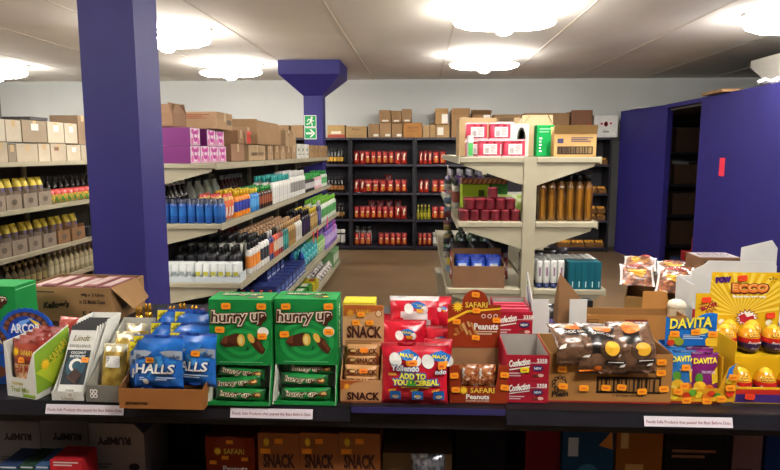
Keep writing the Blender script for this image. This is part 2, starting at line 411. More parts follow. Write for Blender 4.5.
def tub(r, h, body, lid, band=None):
    B, C = H(body)[0], H(lid)[0]; D = H(band)[0] if band else B
    return MB().lathe([(r * .92, 0), (r, .004), (r, h * .2), (r, h * .7), (r, h * .8), (r * 1.03, h * .81), (r * 1.03, h * .98), (r * .95, h)], [B, B, D, B, C, C, C], n=14)
def tube_stand(w, h, body, cap, mark=None):
    """stand-up tube: cap at the base, flat crimp on top"""
    B, C = H(body)[0], H(cap)[0]; m = MB().lathe([(w * .36, 0), (w * .4, .004), (w * .4, h * .16)], C, n=10)
    n, vs, fs = 12, [], []
    for j, (z, a, b) in enumerate(((.16, .45, .45), (.5, .48, .34), (.9, .5, .08), (1, .5, .02))):
        vs += [(w * a * cos(2 * pi * i / n), w * b * sin(2 * pi * i / n), h * z) for i in range(n)]
    fs = [(j * n + i, j * n + (i + 1) % n, j * n + n + (i + 1) % n, j * n + n + i) for j in range(3) for i in range(n)] + [tuple(range(3 * n, 4 * n))]
    m.add(vs, fs, B, True)
    if mark: m.rect(fm((0, -w * .43, h * .3), UX, UZ), -w * .3, w * .3, 0, h * .22, H(mark)[0], 1)
    return m
def pouch(w, h, t, cf, nx=8, ny=10, seed=0, wr=.02, seal=.06, smooth=True):
    """sealed bag standing on its lower edge; cf(a, b) -> material for a in -1..1, b in 0..1 of the front; units follow w, h"""
    q = random.Random(seed); m = MB(); vs = []
    ph = [q.uniform(0, 6.28) for _ in range(4)]
    def bul(a, b):
        s = max(0, 1 - abs(a) ** 2.6); bb = min(max((b - seal) / (1 - 2 * seal), 0), 1); e = max(0, 1 - abs(2 * bb - 1) ** 2.8)
        return t / 2 * s ** .6 * e ** .55 + w * wr * s * (sin(a * 5 + b * 9 + ph[0]) + sin(b * 15 - a * 4 + ph[1])) * .5 * (.3 + e)
    for side in (-1, 1):
        for j in range(ny + 1):
            for i in range(nx + 1):
                a, b = 2 * i / nx - 1, j / ny
                xx = a * w / 2 * (1 - .05 * (1 - abs(2 * b - 1) ** 3)); vs.append((xx, side * max(bul(a, b), -t * .2) * (1 if side < 0 else .9) + (side * t * .01), b * h))
    N = (nx + 1) * (ny + 1); fs, ms = [], []
    for side in (0, 1):
        for j in range(ny):
            for i in range(nx):
                k = side * N + j * (nx + 1) + i; f = (k, k + 1, k + nx + 2, k + nx + 1); fs.append(f if side == 0 else f[::-1])
                ms.append(cf(2 * (i + .5) / nx - 1, (j + .5) / ny))
    m.add(vs, fs, ms, smooth)
    rim = [j * (nx + 1) for j in range(ny + 1)]; rim2 = [j * (nx + 1) + nx for j in range(ny + 1)]
    for a, flip in ((rim, 0), (rim2, 1)):
        for j in range(ny):
            f = [a[j], a[j + 1], a[j + 1] + N, a[j] + N]; m.f.append(f[::-1] if flip else f); m.m.append(m.mi(cf(0.99, (j + .5) / ny))); m.sm.append(False)
    for j, flip in ((0, 1), (ny, 0)):
        for i in range(nx):
            k = j * (nx + 1) + i; f = [k, k + 1, k + 1 + N, k + N]; m.f.append(f[::-1] if flip else f); m.m.append(m.mi(cf(0, .99 if j else .01))); m.sm.append(False)
    fr = Fr((0, 0, 0), UX, UZ, hf=lambda a, b: bul(max(-1, min(1, 2 * a / w)), max(0, min(1, b / h))) + t * .045, step=min(w, h) * .006)
    return m, fr

# ============================================= long toiletries rack (its own)
def shelf_rows(mb, name, label, cat, group, u0, u1, xf, z, pitch, rows, dx, v=200, back=0, jit=.002, rz=0, y0=None, y1=None):
    """fill along the shelf front between two points; rows go back from the edge"""
    y0 = y_at(u0, xf, v) if y0 is None else y0; y1 = y_at(u1, xf, v) if y1 is None else y1
    me = mb if isinstance(mb, bpy.types.Mesh) else mb.mesh(name); n = max(1, int(round((y1 - y0) / pitch))); sp = []
    d = [max(v.co[i] for v in me.vertices) - min(v.co[i] for v in me.vertices) for i in (0, 1)]; ax = 0 if rz else 1; fit = min(1, .93 * (y1 - y0) / n / d[ax]); fit2 = min(1, .93 * dx / d[1 - ax])
    for r_ in range(rows):
        for i in range(n):
            sp.append((xf - dx / 2 - r_ * dx - back + rnd.uniform(-jit, jit), y0 + (i + .5) * (y1 - y0) / n, z, rz + rnd.uniform(-.03, .03)))
    out = many(me, name, sp, label, cat, group)
    for o in out: o.scale = (fit, fit2, 1) if ax == 0 else (fit2, fit, 1)
    return out
R90 = pi / 2
# --- top boxes
pb = MB(); wb, db, hb = .17, .26, .108
PK, PKW, PKD = mat('#701869', .5, var=.05), ink('#e9d3de'), ink('#b83a94')
pb.box(-db / 2, db / 2, -wb / 2, wb / 2, 0, hb, PK)
f = fm((db / 2, 0, 0), UY, UZ)
pb.rect(f, -.083, .083, .003, hb - .003, PKW, 1)
for a, rr in ((-.055, .03), (.05, .034)):
    pb.ell(f, a, .025, rr * .7, .022, ink('#d86fae'), 2); pb.ell(f, a * .8, .085, .022, .016, ink('#c94c9f'), 2)
pb.ell(f, 0, .056, .04, .036, PKD, 3); pb.ell(f, 0, .058, .028, .011, PKW, 4); pb.rect(f, -.083, .083, .0, .012, ink('#d2b3c0'), 2)
low = [(-1.525, 3.82 + i * .176, LGZ[0]) for i in range(4)]
many(pb, 'purple_carton', [(x, y, z, 0) for x, y, z in low], 'purple carton with pink patterned end in the lower layer behind the near pillar', 'box', 'purple cartons, lower layer')
many(pb, 'purple_carton', [(-1.53, 3.84, LGZ[0] + hb + .002, 0), (-1.525, 4.13, LGZ[0] + hb + .002, 0), (-1.525, 4.31, LGZ[0] + hb + .002, 0)], 'purple carton with pink patterned end in the upper layer under brown boxes', 'box', 'purple cartons, upper layer')
T0 = LGZ[0]
def lgbox(label, u0, u1, h, z=T0, w=.27, **k):
    w = min(w, .27)
    g = lambda u: -1.38 + .12 * (u - 229) / 100
    y0, y1 = y_at(u0, g(u0), 150), y_at(u1, g(u1), 150); xf = g((u0 + u1) / 2)
    return put_carton(label, (xf - w / 2, (y0 + y1) / 2, z), w, (y1 - y0) * .94, h, **k)
put_carton('opened brown carton on purple cartons, top of the stack beside near pillar', (-1.6, 3.86, T0 + .2215), .2, .22, .085, '#94745a', flaps=1, seed=3)
put_carton('closed brown carton with faint red print standing on purple cartons', (-1.485, 4.31, T0 + .2215), .26, .34, .115, '#a78867', prints=(('f', 'lines', -.4, .3, .55, .85, 3, '#9a5540'), ('r', 'rect', .1, .4, .3, .6, '#5c4a3a')))
lgbox('brown carton with dark end, right behind the purple cartons', 229.5, 246, .13, color='#8e6c54', w=.34)
lgbox('wide tan carton printed with dark capitals on the toiletries rack top', 246.5, 267, .125, color='#ad9270', w=.34, prints=(('r', 'txt', -.2, .42, .3, .28, 'RAN', '#6d5a48'), ('r', 'txt', .22, .42, .3, .28, 'RAN', '#6d5a48')))
lgbox('small brown carton stacked beside the one with a red patch', 238, 245, .1, z=T0 + .131, color='#947357', w=.28)
lgbox('small brown carton with bright red patch, upper layer', 245.4, 252, .13, z=T0 + .131, color='#a08066', w=.3, prints=(('r', 'rect', -.3, .42, .05, .75, '#d03a2c'), ('r', 'rect', -.05, .3, .4, .55, '#e8c9b0')))
lgbox('wide opened brown carton, flaps up, in upper layer of the rack top', 255, 284, .12, z=T0 + .131, color='#97785a', w=.34, flaps=2, seed=8)
for i, (a, b) in enumerate(((267.4, 273.8), (274.2, 279.8), (280.2, 285.8), (286.2, 291), (291.4, 296.6))):
    lgbox('narrow tan carton standing under the opened carton on the rack top', a, b, .125, color=('#a4876a', '#97795c')[i % 2], w=.34, group='narrow cartons on the rack top')
lgbox('upper tan carton with handle slot beside the exit sign pillar', 285.5, 292, .16, z=T0 + .127, color='#ac9070', w=.3, prints=(('r', 'rect', -.1, .1, .6, .78, '#6b543e'),))
lgbox('small tan carton standing near the exit sign, upper layer', 292.4, 296.4, .14, z=T0 + .127, color='#a88b69', w=.3)
for a, b in ((297, 301), (301.2, 305.2), (305.4, 309)):
    lgbox('white carton with black marks between the tan cartons on rack top', a, b, .155, color='#d9d6cd', w=.3, tape=False, prints=(('r', 'ell', -.1, .6, .16, .12, '#35332f'), ('r', 'rect', -.25, .3, .25, .32, '#55524d')), group='white cartons on the rack top')
for a, b in ((309.5, 314), (314.4, 318.6), (319, 323.4), (323.8, 327.6)):
    lgbox('brown carton in the row ending at the far end of the rack top', a, b, .15, color='#9c7c58', w=.3, prints=(('r', 'lines', -.3, .3, .4, .7, 2, '#6d5237'),), group='brown cartons at the rack end')
# --- second shelf
X2, Z2 = LX + .47, LGZ[1]
sp = [(-1.635 + i * .055, 3.775 + j * .062, Z2, 0) for i in range(8) for j in range(2)]
many(can(.0265, .15, '#144a94', '#131c3c', '#1f62ad'), 'spray_can', sp, 'blue aerosol can with dark cap standing at the near end of the rack', 'spray can', 'blue aerosol cans')
po, _ = pouch(.075, .17, .045, lambda a, b: H('#c23427', '#d9b46a', '#e2713f', '#f0e2d6', '#d8523a')[0 if b > .86 else 1 if b > .78 else 2 if (b > .5 or b < .12) else 3 if abs(a) < .6 else 4], 6, 8, 2, .03)
shelf_rows(po, 'orange_white_bottle', 'orange and white pack with red cap next to blue cans', 'bottle', 'orange and white packs', 216, 237, X2, Z2, .072, 3, .075, rz=R90, y0=3.92)
shelf_rows(bottle(.075, .05, .18, '#e8861d', '#e9c02c', '#2c3a94'), 'juice_bottle', 'orange bottle with yellow cap and blue band', 'bottle', 'orange bottles with yellow caps', 237, 252, X2, Z2, .08, 3, .06, rz=R90)
shelf_rows(bottle(.08, .055, .17, '#2b7fc8', '#e8c63a', '#5aa6dd'), 'blue_bottle', 'light blue bottle with yellow cap beyond orange ones', 'bottle', 'light blue bottles', 252, 260, X2, Z2, .085, 3, .06, rz=R90)
shelf_rows(bottle(.07, .05, .17, '#3a211c', '#3c9a4a', '#8c4a2e'), 'brown_bottle', 'dark brown bottle with green cap on the second shelf', 'bottle', 'brown bottles with green caps', 260, 274, X2, Z2, .08, 3, .06, rz=R90)
shelf_rows(bottle(.07, .055, .235, '#e9e7e0', '#2fa3a0', '#dcdad6', p=.6), 'shampoo_bottle', 'tall white bottle with teal cap on the second shelf', 'bottle', 'white bottles with teal caps', 274, 292, X2, Z2, .082, 3, .065, rz=R90)
shelf_rows(bottle(.07, .055, .25, '#eceae4', '#e9e7e2', '#8d8a86', p=.6), 'shampoo_bottle', 'tall all white bottle with grey mark on the second shelf', 'bottle', 'white bottles with white caps', 292, 306.5, X2, Z2, .085, 3, .065, rz=R90)
shelf_rows(bottle(.07, .05, .17, '#1d1c20', '#35a24a', '#c9c6c2'), 'roll_on_bottle', 'black bottle with bright green cap near the far pillar', 'bottle', 'black bottles with green caps', 307, 316, X2, Z2, .1, 3, .07, rz=R90)
shelf_rows(bottle(.075, .05, .18, '#e2b5c0', '#3aa84a', '#f0e6e6'), 'pink_bottle', 'pale pink bottle with green cap near the far pillar', 'bottle', 'pink bottles with green caps', 316.4, 323, X2, Z2, .11, 3, .07, rz=R90)
shelf_rows(bottle(.08, .05, .2, '#d9e3d5', '#2f9a42', '#5fb26a'), 'green_capped_bottle', 'white bottle with green cap at the very end of the shelf', 'bottle', 'white bottles at the shelf end', 323.4, 328.5, X2, Z2, .13, 3, .07, rz=R90)
many(tall_bottle(.04, .27, '#b9c0b0', '#33372f', '#8f968a', True), 'glass_bottle', [(-1.63 + .02 * (i % 2), 4.32 + i * .09, Z2, 0) for i in range(7)], 'clear glass bottle standing at the back of the second shelf', 'bottle', 'clear bottles at the back')
many(tall_bottle(.036, .26, '#241d1c', '#c8bcae', '#5c1d20', True), 'dark_bottle', [(-1.62, 3.93 + i * .08, Z2, 0) for i in range(4)], 'dark glass bottle standing behind the blue cans', 'bottle', 'dark bottles behind blue cans')
many(tall_bottle(.04, .25, '#43181f', '#8d8a88', '#6d2b30', True), 'dark_red_bottle', [(-1.62, 5.0 + i * .09, Z2, 0) for i in range(7)], 'dark red glass bottle at the back of the second shelf', 'bottle', 'dark red bottles at the back')
# --- third shelf
X3, Z3 = LX + .585, LGZ[2]
tbm = tube_stand(.05, .115, '#dfe3e0', '#cfd3d2', '#c9c44a'); tbm2 = tube_stand(.05, .115, '#dfe3e0', '#cfd3d2', '#9aa6a2')
for k, (mm, xs) in enumerate(((tbm2, [-1.63 + .047 * i for i in range(5)]), (tbm, [-1.385 + .048 * i for i in range(6)]))):
    tr = thing('display_tray', ('white tray of small tubes beside the near pillar', 'white tray of yellow marked tubes at the shelf corner')[k], 'tray', (sum(xs) / len(xs), 3.80, Z3 + .0015))
    ww = (xs[-1] - xs[0]) / 2 + .03; t_ = MB(); c_ = card('#c9d0d3')
    t_.box(-ww, ww, -.055, .075, 0, .003, c_).box(-ww, ww, -.055, -.052, .003, .035, c_).box(-ww, -ww + .003, -.052, .075, .003, .06, c_).box(ww - .003, ww, -.052, .075, .003, .06, c_)
    t_.build('tray', tr)
    many(mm, 'cream_tube', [(x, 3.775 + .045 * j, Z3 + .0065, 0) for x in xs for j in range(2)], ('small white tube in the tray beside the near pillar', 'small white tube with yellow mark in the corner tray')[k], 'tube', ('tubes in the pillar tray', 'tubes in the corner tray')[k])
sp = [(-1.56 + .07 * i, 4.16 + .06 * j, Z3, 0) for i in range(6) for j in range(3)]
many(bottle(.06, .045, .2, '#26262b', '#17171a', '#34343a'), 'black_bottle', [(x, y - .24, z, 0) for x, y, z, _ in sp], 'black bottle behind the small white tubes', 'bottle', 'black bottles behind the tubes')
sp = [(-1.60 + .068 * i, 4.22 + .062 * j, Z3, 0) for i in range(7) for j in range(4)]
many(bottle(.058, .05, .235, '#d5d2c6', '#1d1d20', '#c0bcae', capr=.5), 'lotion_bottle', sp, 'cream bottle with black cap behind the black bottles', 'bottle', 'cream bottles with black caps')
shelf_rows(bottle(.075, .045, .21, '#dbd8d2', '#222226', '#e58a3a'), 'lotion_bottle', 'white bottle with black cap and orange mark at the shelf edge', 'bottle', 'white bottles with orange marks', 230, 262, X3, Z3, .08, 1, .05, v=260, rz=R90, y0=4.0)
shelf_rows(bottle(.08, .05, .2, '#b5282c', '#6a1f22', '#e2d7cf'), 'red_bottle', 'red bottle further back on the third shelf', 'bottle', 'red bottles on the third shelf', 246, 266, X3 - .38, Z3, .09, 2, .06, v=230, rz=R90, y0=4.52, y1=5.1)
for k, (c1, c2, c3, a, b, nm) in enumerate((('#e5e2dc', '#22252a', '#3a3d44', 262, 270, 'white with dark label'), ('#2e3c74', '#d8d4d0', '#c9512f', 270, 275, 'navy with orange label'), ('#c94f32', '#2b2a2c', '#e2c9a8', 275, 279.5, 'orange with dark cap'), ('#93323a', '#b9a58c', '#d9cfc9', 279.5, 284, 'dark red with tan cap'), ('#1f6a6a', '#c79f6c', '#3f9a92', 284, 289.5, 'teal with copper cap'), ('#b48f58', '#d0a878', '#8f6c3c', 289.5, 297, 'amber with copper cap'), ('#e3e0d8', '#b88d63', '#cfcac0', 297, 303, 'white with copper cap'))):
    shelf_rows(bottle(.075, .05, .22, c1, c2, c3), 'shampoo_bottle', 'bottle, ' + nm + ', at the middle of the third shelf', 'bottle', 'bottles, ' + nm, a, b, X3, Z3, .085, 1, .055, v=240, rz=R90)
many(bottle(.065, .05, .225, '#71808a', '#b08a66', '#4b5963', capr=.5), 'shampoo_bottle', [(X3 - .1 - .075 * i, y_at(266, X3, 240) + .1 + .1 * j, Z3, 0) for i in range(3) for j in range(12)], 'grey bottle with copper cap behind the front row', 'bottle', 'grey bottles with copper caps')
shelf_rows(bottle(.08, .055, .24, '#231f2b', '#19171c', '#3b2b4d'), 'dark_shampoo_bottle', 'large black bottle with purple label on the third shelf', 'bottle', 'black bottles with purple labels', 304, 312, X3, Z3, .11, 3, .07, v=230, rz=R90)
shelf_rows(bottle(.085, .06, .22, '#8d7442', '#e0c338', '#b89a5c'), 'golden_bottle', 'golden brown bottle with yellow cap on the third shelf', 'bottle', 'golden bottles', 312.3, 319, X3, Z3, .11, 3, .075, v=225, rz=R90)
shelf_rows(bottle(.085, .06, .26, '#dfe6d6', '#7cc23c', '#4f9b57'), 'lime_capped_bottle', 'white bottle with lime cap at the third shelf end', 'bottle', 'white bottles with lime caps', 322.4, 337, X3, Z3, .12, 3, .08, v=215, rz=R90)
shelf_rows(bottle(.06, .05, .27, '#3c3a68', '#e9e7e2', '#5d5a92'), 'small_pump_bottle', 'blue bottle with white cap between golden and lime capped ones', 'bottle', 'blue bottles by the lime capped ones', 319.4, 322, X3 + .0, Z3, .12, 1, .05, v=220, rz=R90)
# --- fourth shelf
X4, Z4 = LX + .585, LGZ[3]
shelf_rows(bottle(.06, .06, .11, '#e6e1dc', '#c4262c', '#e7a7a5'), 'small_white_bottle', 'small white bottle with red cap on the fourth shelf', 'bottle', 'small red capped bottles', 255, 276, X4, Z4, .075, 4, .07, v=300, rz=R90)
nb = MB().box(-.07, .07, -.045, .045, 0, .12, mat('#24326f', .45, var=.08)); nb.rect(fm((0, -.045, 0), UX, UZ), -.05, .05, .05, .09, ink('#5a77b8'), 1); nb.rect(fm((0, -.045, 0), UX, UZ), -.06, .06, .015, .03, ink('#c4cfdf'), 1)
shelf_rows(nb, 'blue_carton', 'navy blue packet box stacked on the fourth shelf', 'box', 'navy packets, front rows', 277, 298, X4, Z4, .16, 4, .1, v=290, rz=R90, y1=5.95)
shelf_rows(nb, 'blue_carton', 'navy blue packet box on the second layer of the fourth shelf', 'box', 'navy packets, second layer', 280, 293, X4 - .12, Z4 + .121, .16, 3, .1, v=280, rz=R90, y0=4.9, y1=5.55)
bl, _ = pouch(.12, .2, .06, lambda a, b: H('#2a4fa2', '#1f2d6d', '#d08a3a')[0 if b > .7 else 1 if b > .25 else 2], 5, 6, 4, .04)
shelf_rows(bl, 'dark_blue_bag', 'dark blue bag with orange base line on the fourth shelf', 'bag', 'dark blue bags', 298, 306, X4, Z4, .13, 3, .1, v=270, rz=R90, y0=6.0)
tb, _ = pouch(.15, .22, .08, lambda a, b: H('#1d8f99', '#bfe3e4', '#2aa9ae', '#0f6a78')[0 if b > .75 else (1 if (a * 3 + b * 4) % 1.7 < .5 else 2) if b > .3 else 3], 6, 8, 5, .05)
shelf_rows(tb, 'teal_bag', 'glossy teal bag on the fourth shelf', 'bag', 'teal bags', 303, 320, X4, Z4, .16, 3, .11, v=255, rz=R90, y0=y_at(306.2, X4, 260))
gb, _ = pouch(.13, .2, .08, lambda a, b: H('#5c9a46', '#d9dccb', '#8dbb5a')[0 if b > .7 else 1 if (a * 2 + b * 3) % 1.3 < .6 else 2], 6, 8, 6, .05)
shelf_rows(gb, 'green_white_bag', 'green and white bag beside the teal bags', 'bag', 'green and white bags', 320.3, 327, X4, Z4, .14, 3, .11, v=250, rz=R90)
shelf_rows(bottle(.085, .06, .27, '#8d6fc0', '#7a5bb4', '#c3aee0'), 'purple_bottle', 'lilac purple bottle at the fourth shelf end', 'bottle', 'lilac bottles', 327.3, 338, X4, Z4, .11, 3, .08, v=240, rz=R90)
# --- base shelf
X5, Z5 = LX + .595, LGZ[4]
yb = MB().box(-.09, .09, -.06, .06, 0, .045, mat('#c9b92a', .4, var=.2)); yb.rect(fm((0, 0, .045), UX, UY), -.06, .06, -.03, .03, ink('#7d2f2a'), 1)
gr = MB().box(-.09, .09, -.06, .06, 0, .045, mat('#3d8a3a', .4, var=.2)); gr.rect(fm((0, 0, .045), UX, UY), -.06, .06, -.03, .03, ink('#d8d6c8'), 1)
for k in range(3):
    shelf_rows(gr, 'soap_pack', 'green flat pack in low stacks on the base shelf', 'pack', 'green packs on the base shelf', 300, 313, X5, Z5 + k * .046, .2, 3, .13, v=310, rz=R90)
for k in range(2):
    shelf_rows(yb, 'soap_pack', 'yellow flat pack piled on the base shelf', 'pack', 'yellow packs on the base shelf', 313, 320, X5, Z5 + k * .046, .2, 4, .13, v=290, rz=R90)
wb_, _ = pouch(.16, .1, .09, lambda a, b: H('#e2dfd8', '#4b2a38', '#c9c4be')[0 if (a * 3.1 + b * 4) % 1.4 < .7 else 1 if (a * 5 + b) % 1 < .6 else 2], 7, 6, 7, .04)
shelf_rows(wb_, 'spotted_pack', 'white pack with dark maroon blotches on the base shelf', 'pack', 'blotched white packs', 321, 337, X5, Z5, .17, 4, .11, v=280, rz=R90, y1=7.8)
gp = MB().box(-.1, .1, -.08, .08, 0, .2, mat('#6f9a66', .5, var=.15)); gp.rect(fm((0, -.08, 0), UX, UZ), -.08, .08, .05, .15, ink('#d6dccb'), 1)
shelf_rows(gp, 'green_carton', 'pale green carton at the far end of the base shelf', 'box', 'green cartons at the base shelf end', 338, 343, X5, Z5, .2, 3, .17, v=270, rz=R90, y0=7.84, y1=8.36)
# hanging pink shelf flags
fl = MB().box(-.001, .001, -.03, .03, -.14, 0, mat('#e8368f', .7, var=.02))
many(fl, 'shelf_flag', [(X3 + .022, y_at(u_, X3 + .022, 230), Z3 - .0 + dz_, 0) for u_, dz_ in ((327.5, .05), (334, -.05))], 'magenta paper flag clipped on the shelf edge', 'shelf flag', 'magenta shelf flags')
fl = MB().box(-.001, .001, -.03, .03, -.12, 0, mat('#d8453f', .7, var=.02))
many(fl, 'shelf_flag', [(X3 + .022, y_at(u_, X3 + .022, 230), Z3 + .0, 0) for u_ in (313.5, 317.5)], 'red paper flag clipped on the shelf edge', 'shelf flag', 'red shelf flags')
# =============================================== black units along the wall
RD = H('#861416', '#a8281a', '#c98f3c', '#e0cfae', '#5f0f12')
def redcf(a, b):
    if b > .9: return RD[4]
    if b > .62: return RD[0] if abs(a) > .45 else RD[1]
    if b > .5: return RD[3] if abs(a) < .5 else RD[0]
    if b > .12: return RD[2] if abs(a) < .55 and (a * 3 + b * 7) % 1.1 < .7 else RD[1]
    return RD[4]
redp, _ = pouch(.118, .215, .07, redcf, 8, 10, 3, .03)
redw, _ = pouch(.118, .215, .07, lambda a, b: RD[4] if b > .9 else (RD[3] if abs(a + .3 - b * .7) < .28 and .3 < b < .85 else RD[0] if b > .35 else RD[1]), 8, 10, 4, .04)
dkred, _ = pouch(.12, .2, .07, lambda a, b: H('#4d1216', '#7a2622')[0 if (a * 2 + b * 5) % 1 < .7 else 1], 7, 8, 5, .03)
redp, redw, dkred = redp.mesh('red_pack'), redw.mesh('red_pack'), dkred.mesh('dark_red_pack')
def bx_at(u): return at_y(u, 190, BY).x
def brow(mesh, name, label, cat, group, u0, u1, n, z, yoff=.07, rows=1, dy=.1):
    x0, x1 = bx_at(u0), bx_at(u1)
    me = mesh if isinstance(mesh, bpy.types.Mesh) else mesh.mesh(name); d = max(v.co.x for v in me.vertices) - min(v.co.x for v in me.vertices); fit = min(1, .92 * (x1 - x0) / n / d)
    out = many(me, name, [(x0 + (i + .5) * (x1 - x0) / n, BY + yoff + r_ * dy, z, rnd.uniform(-.03, .03)) for i in range(n) for r_ in range(rows)], label, cat, group)
    for o in out: o.scale = (fit, fit if d < .095 and rows > 1 else 1, 1)
    return out
Z = BSZ
for k, (z, nm) in enumerate(((Z[1], 'top shelf'), (Z[2], 'second shelf'), (Z[3], 'third shelf'))):
    brow(redw if k < 2 else redp, 'red_pack', 'red pack with a white swirl, at the %s start of the wall unit' % nm, 'pack', 'swirl red packs on the ' + nm, 353, 365, 2, z)
    brow(redp, 'red_pack', 'red pack with golden base in the middle of the %s by the wall' % nm, 'pack', 'golden red packs on the ' + nm, 364.5, 394, 5 if k != 1 else 4, z)
    brow(redw if k != 1 else redp, 'red_pack', 'red pack toward the black upright on the %s of the wall unit' % nm, 'pack', 'red packs by the upright on the ' + nm, 394.5, 407, 2, z)
brow(dkred, 'dark_red_pack', 'single dark red pack standing behind red packs on the second shelf', 'pack', None, 377, 384, 1, Z[2] + .0, yoff=.2)
o = brow(dkred, 'dark_red_pack', 'dark red pack lying on top of the third shelf red packs', 'pack', 'dark red packs above red ones', 366, 402, 4, Z[3] + .0, yoff=.2)
for q in o: q.scale = (1, 1, 1.5)
brow(dkred, 'dark_red_pack', 'tall dark red pack rising behind the second shelf row', 'pack', None, 384.5, 391, 1, Z[2], yoff=.24)[0].scale = (1, 1, 1.45)
brow(redp, 'red_pack', 'red and gold pack on the lowest shelf beneath three jars', 'pack', 'lowest shelf red packs under jars', 353, 371, 3, Z[4])
brow(redp, 'red_pack', 'red and gold pack in the lowest shelf row of five', 'pack', 'lowest shelf row of five red packs', 378, 407.3, 5, Z[4])
brow(tub(.045, .3, '#8f8d8a', '#1e1c1e', '#cfcac2'), 'jar', 'grey jar with black lid standing behind lowest red packs', 'jar', 'jars behind lowest red packs', 353, 371, 3, Z[4], yoff=.2)
brow(redw, 'red_pack', 'red pack with white swirl in the unit beside the cream rack, top shelf', 'pack', 'swirl packs beside cream rack', 418.5, 432, 3, Z[1])
brow(redp, 'red_pack', 'golden based red pack in the unit beside the cream rack, top shelf', 'pack', 'golden packs beside cream rack', 432.5, 446, 2, Z[1])
brow(redw, 'red_pack', 'red pack with white swirl beside the cream rack, second shelf', 'pack', 'swirl packs beside cream rack, second shelf', 418.5, 429, 2, Z[2])
brow(redp, 'red_pack', 'golden based red pack beside the cream rack, second shelf', 'pack', 'golden packs beside cream rack, second shelf', 431.5, 446, 2, Z[2])
brow(tall_bottle(.038, .235, '#7c7a1c', '#c9ae3c', '#a79a2a', True), 'green_bottle', 'olive green bottle with gold neck on the wall unit', 'bottle', 'olive green bottles', 416.5, 431, 4, Z[3])
brow(redp, 'red_pack', 'red pack next to the olive green bottles', 'pack', 'red packs next to green bottles', 432, 446, 2, Z[3])
brow(redp, 'red_pack', 'red pack on the lowest shelf below the olive bottles', 'pack', 'red packs below olive bottles', 418, 432.5, 3, Z[4])
brow(tub(.05, .22, '#7a7c78', '#bdbab2', '#d8d5cc'), 'jar', 'grey jar beside the red packs under the olive bottles', 'jar', 'jars under olive bottles', 433, 446, 2, Z[4])
for k, lb in enumerate(('top', 'second', 'third')):
    brow(tall_bottle(.037, .25, '#16110e', '#15120f', ('#b98d2c', '#8e5a2a', '#7a5a30')[k], True), 'dark_bottle', 'dark bottle with gold label beside the far pillar, %s shelf' % lb, 'bottle', 'dark bottles by the pillar, %s shelf' % lb, 327, 343.5, 5, Z[1 + k], yoff=.05, rows=2, dy=.09)
brow(tub(.05, .26, '#17161a', '#d5d3cd', '#c9c7c1'), 'jar', 'black jar with white lid on the lowest shelf by the pillar', 'jar', 'black and white jars', 329, 344.5, 3, Z[4])
# yellow trays, unit beside the partition
yc, _ = pouch(.06, .1, .035, lambda a, b: H('#c98a1f', '#7a3c14', '#e3b53c')[0 if b > .7 else 1 if (a * 2 + b * 5) % 1.2 < .5 else 2], 5, 6, 5, .03)
ycm = yc.mesh('yellow_pack')
def ytray(u0, u1, z, label, n=4, dz=0, yo=0.02):
    x0, x1 = bx_at(u0), bx_at(u1); w = x1 - x0; r = thing('display_tray', label, 'tray', ((x0 + x1) / 2, BY + yo + .09, z + dz + .0015)); c = card('#6d4a26')
    MB().box(-w / 2, w / 2, -.08, .08, 0, .004, c).box(-w / 2, w / 2, -.08, -.076, .004, .07, c).box(-w / 2, w / 2, .076, .08, .004, .1, c).box(-w / 2, -w / 2 + .004, -.076, .076, .004, .08, c).box(w / 2 - .004, w / 2, -.076, .076, .004, .08, c).build('tray', r)
    ps = many(ycm, 'yellow_pack', [((x0 + x1) / 2 - w / 2 + .006 + (i + .5) * (w - .012) / n, BY + yo + .06 + .045 * j, z + dz + .0045, 0) for i in range(n) for j in range(2)], 'small yellow and brown pack, ' + label.replace('brown tray', 'tray'), 'pack', 'packs in the ' + label)
    for q in ps: q.scale = ((w - .02) / n / .064, .9, 1)
NT = ['top shelf', 'second shelf', 'third shelf', 'lowest shelf']
for k, (z, us) in enumerate(((Z[1], ((572, 590), (592, 607))), (Z[2], ((548, 562), (563, 580), (581, 598), (599, 607))), (Z[3], ((570, 585), (586, 598), (599, 607))), (Z[4], ((560, 574), (575, 587), (588, 598), (599, 607))))):
    for i, (a, b) in enumerate(us):
        nth = ('first', 'second', 'third', 'fourth')[len(us) - 1 - i]
        ytray(a, b, z, 'brown tray, %s from the partition on %s' % (nth, NT[k]), 4 if b - a > 13 else 3)
        if k in (2,) and i: ytray(a, b, z, 'upper brown tray, %s from the partition on %s' % (nth, NT[k]), 3, dz=.115)
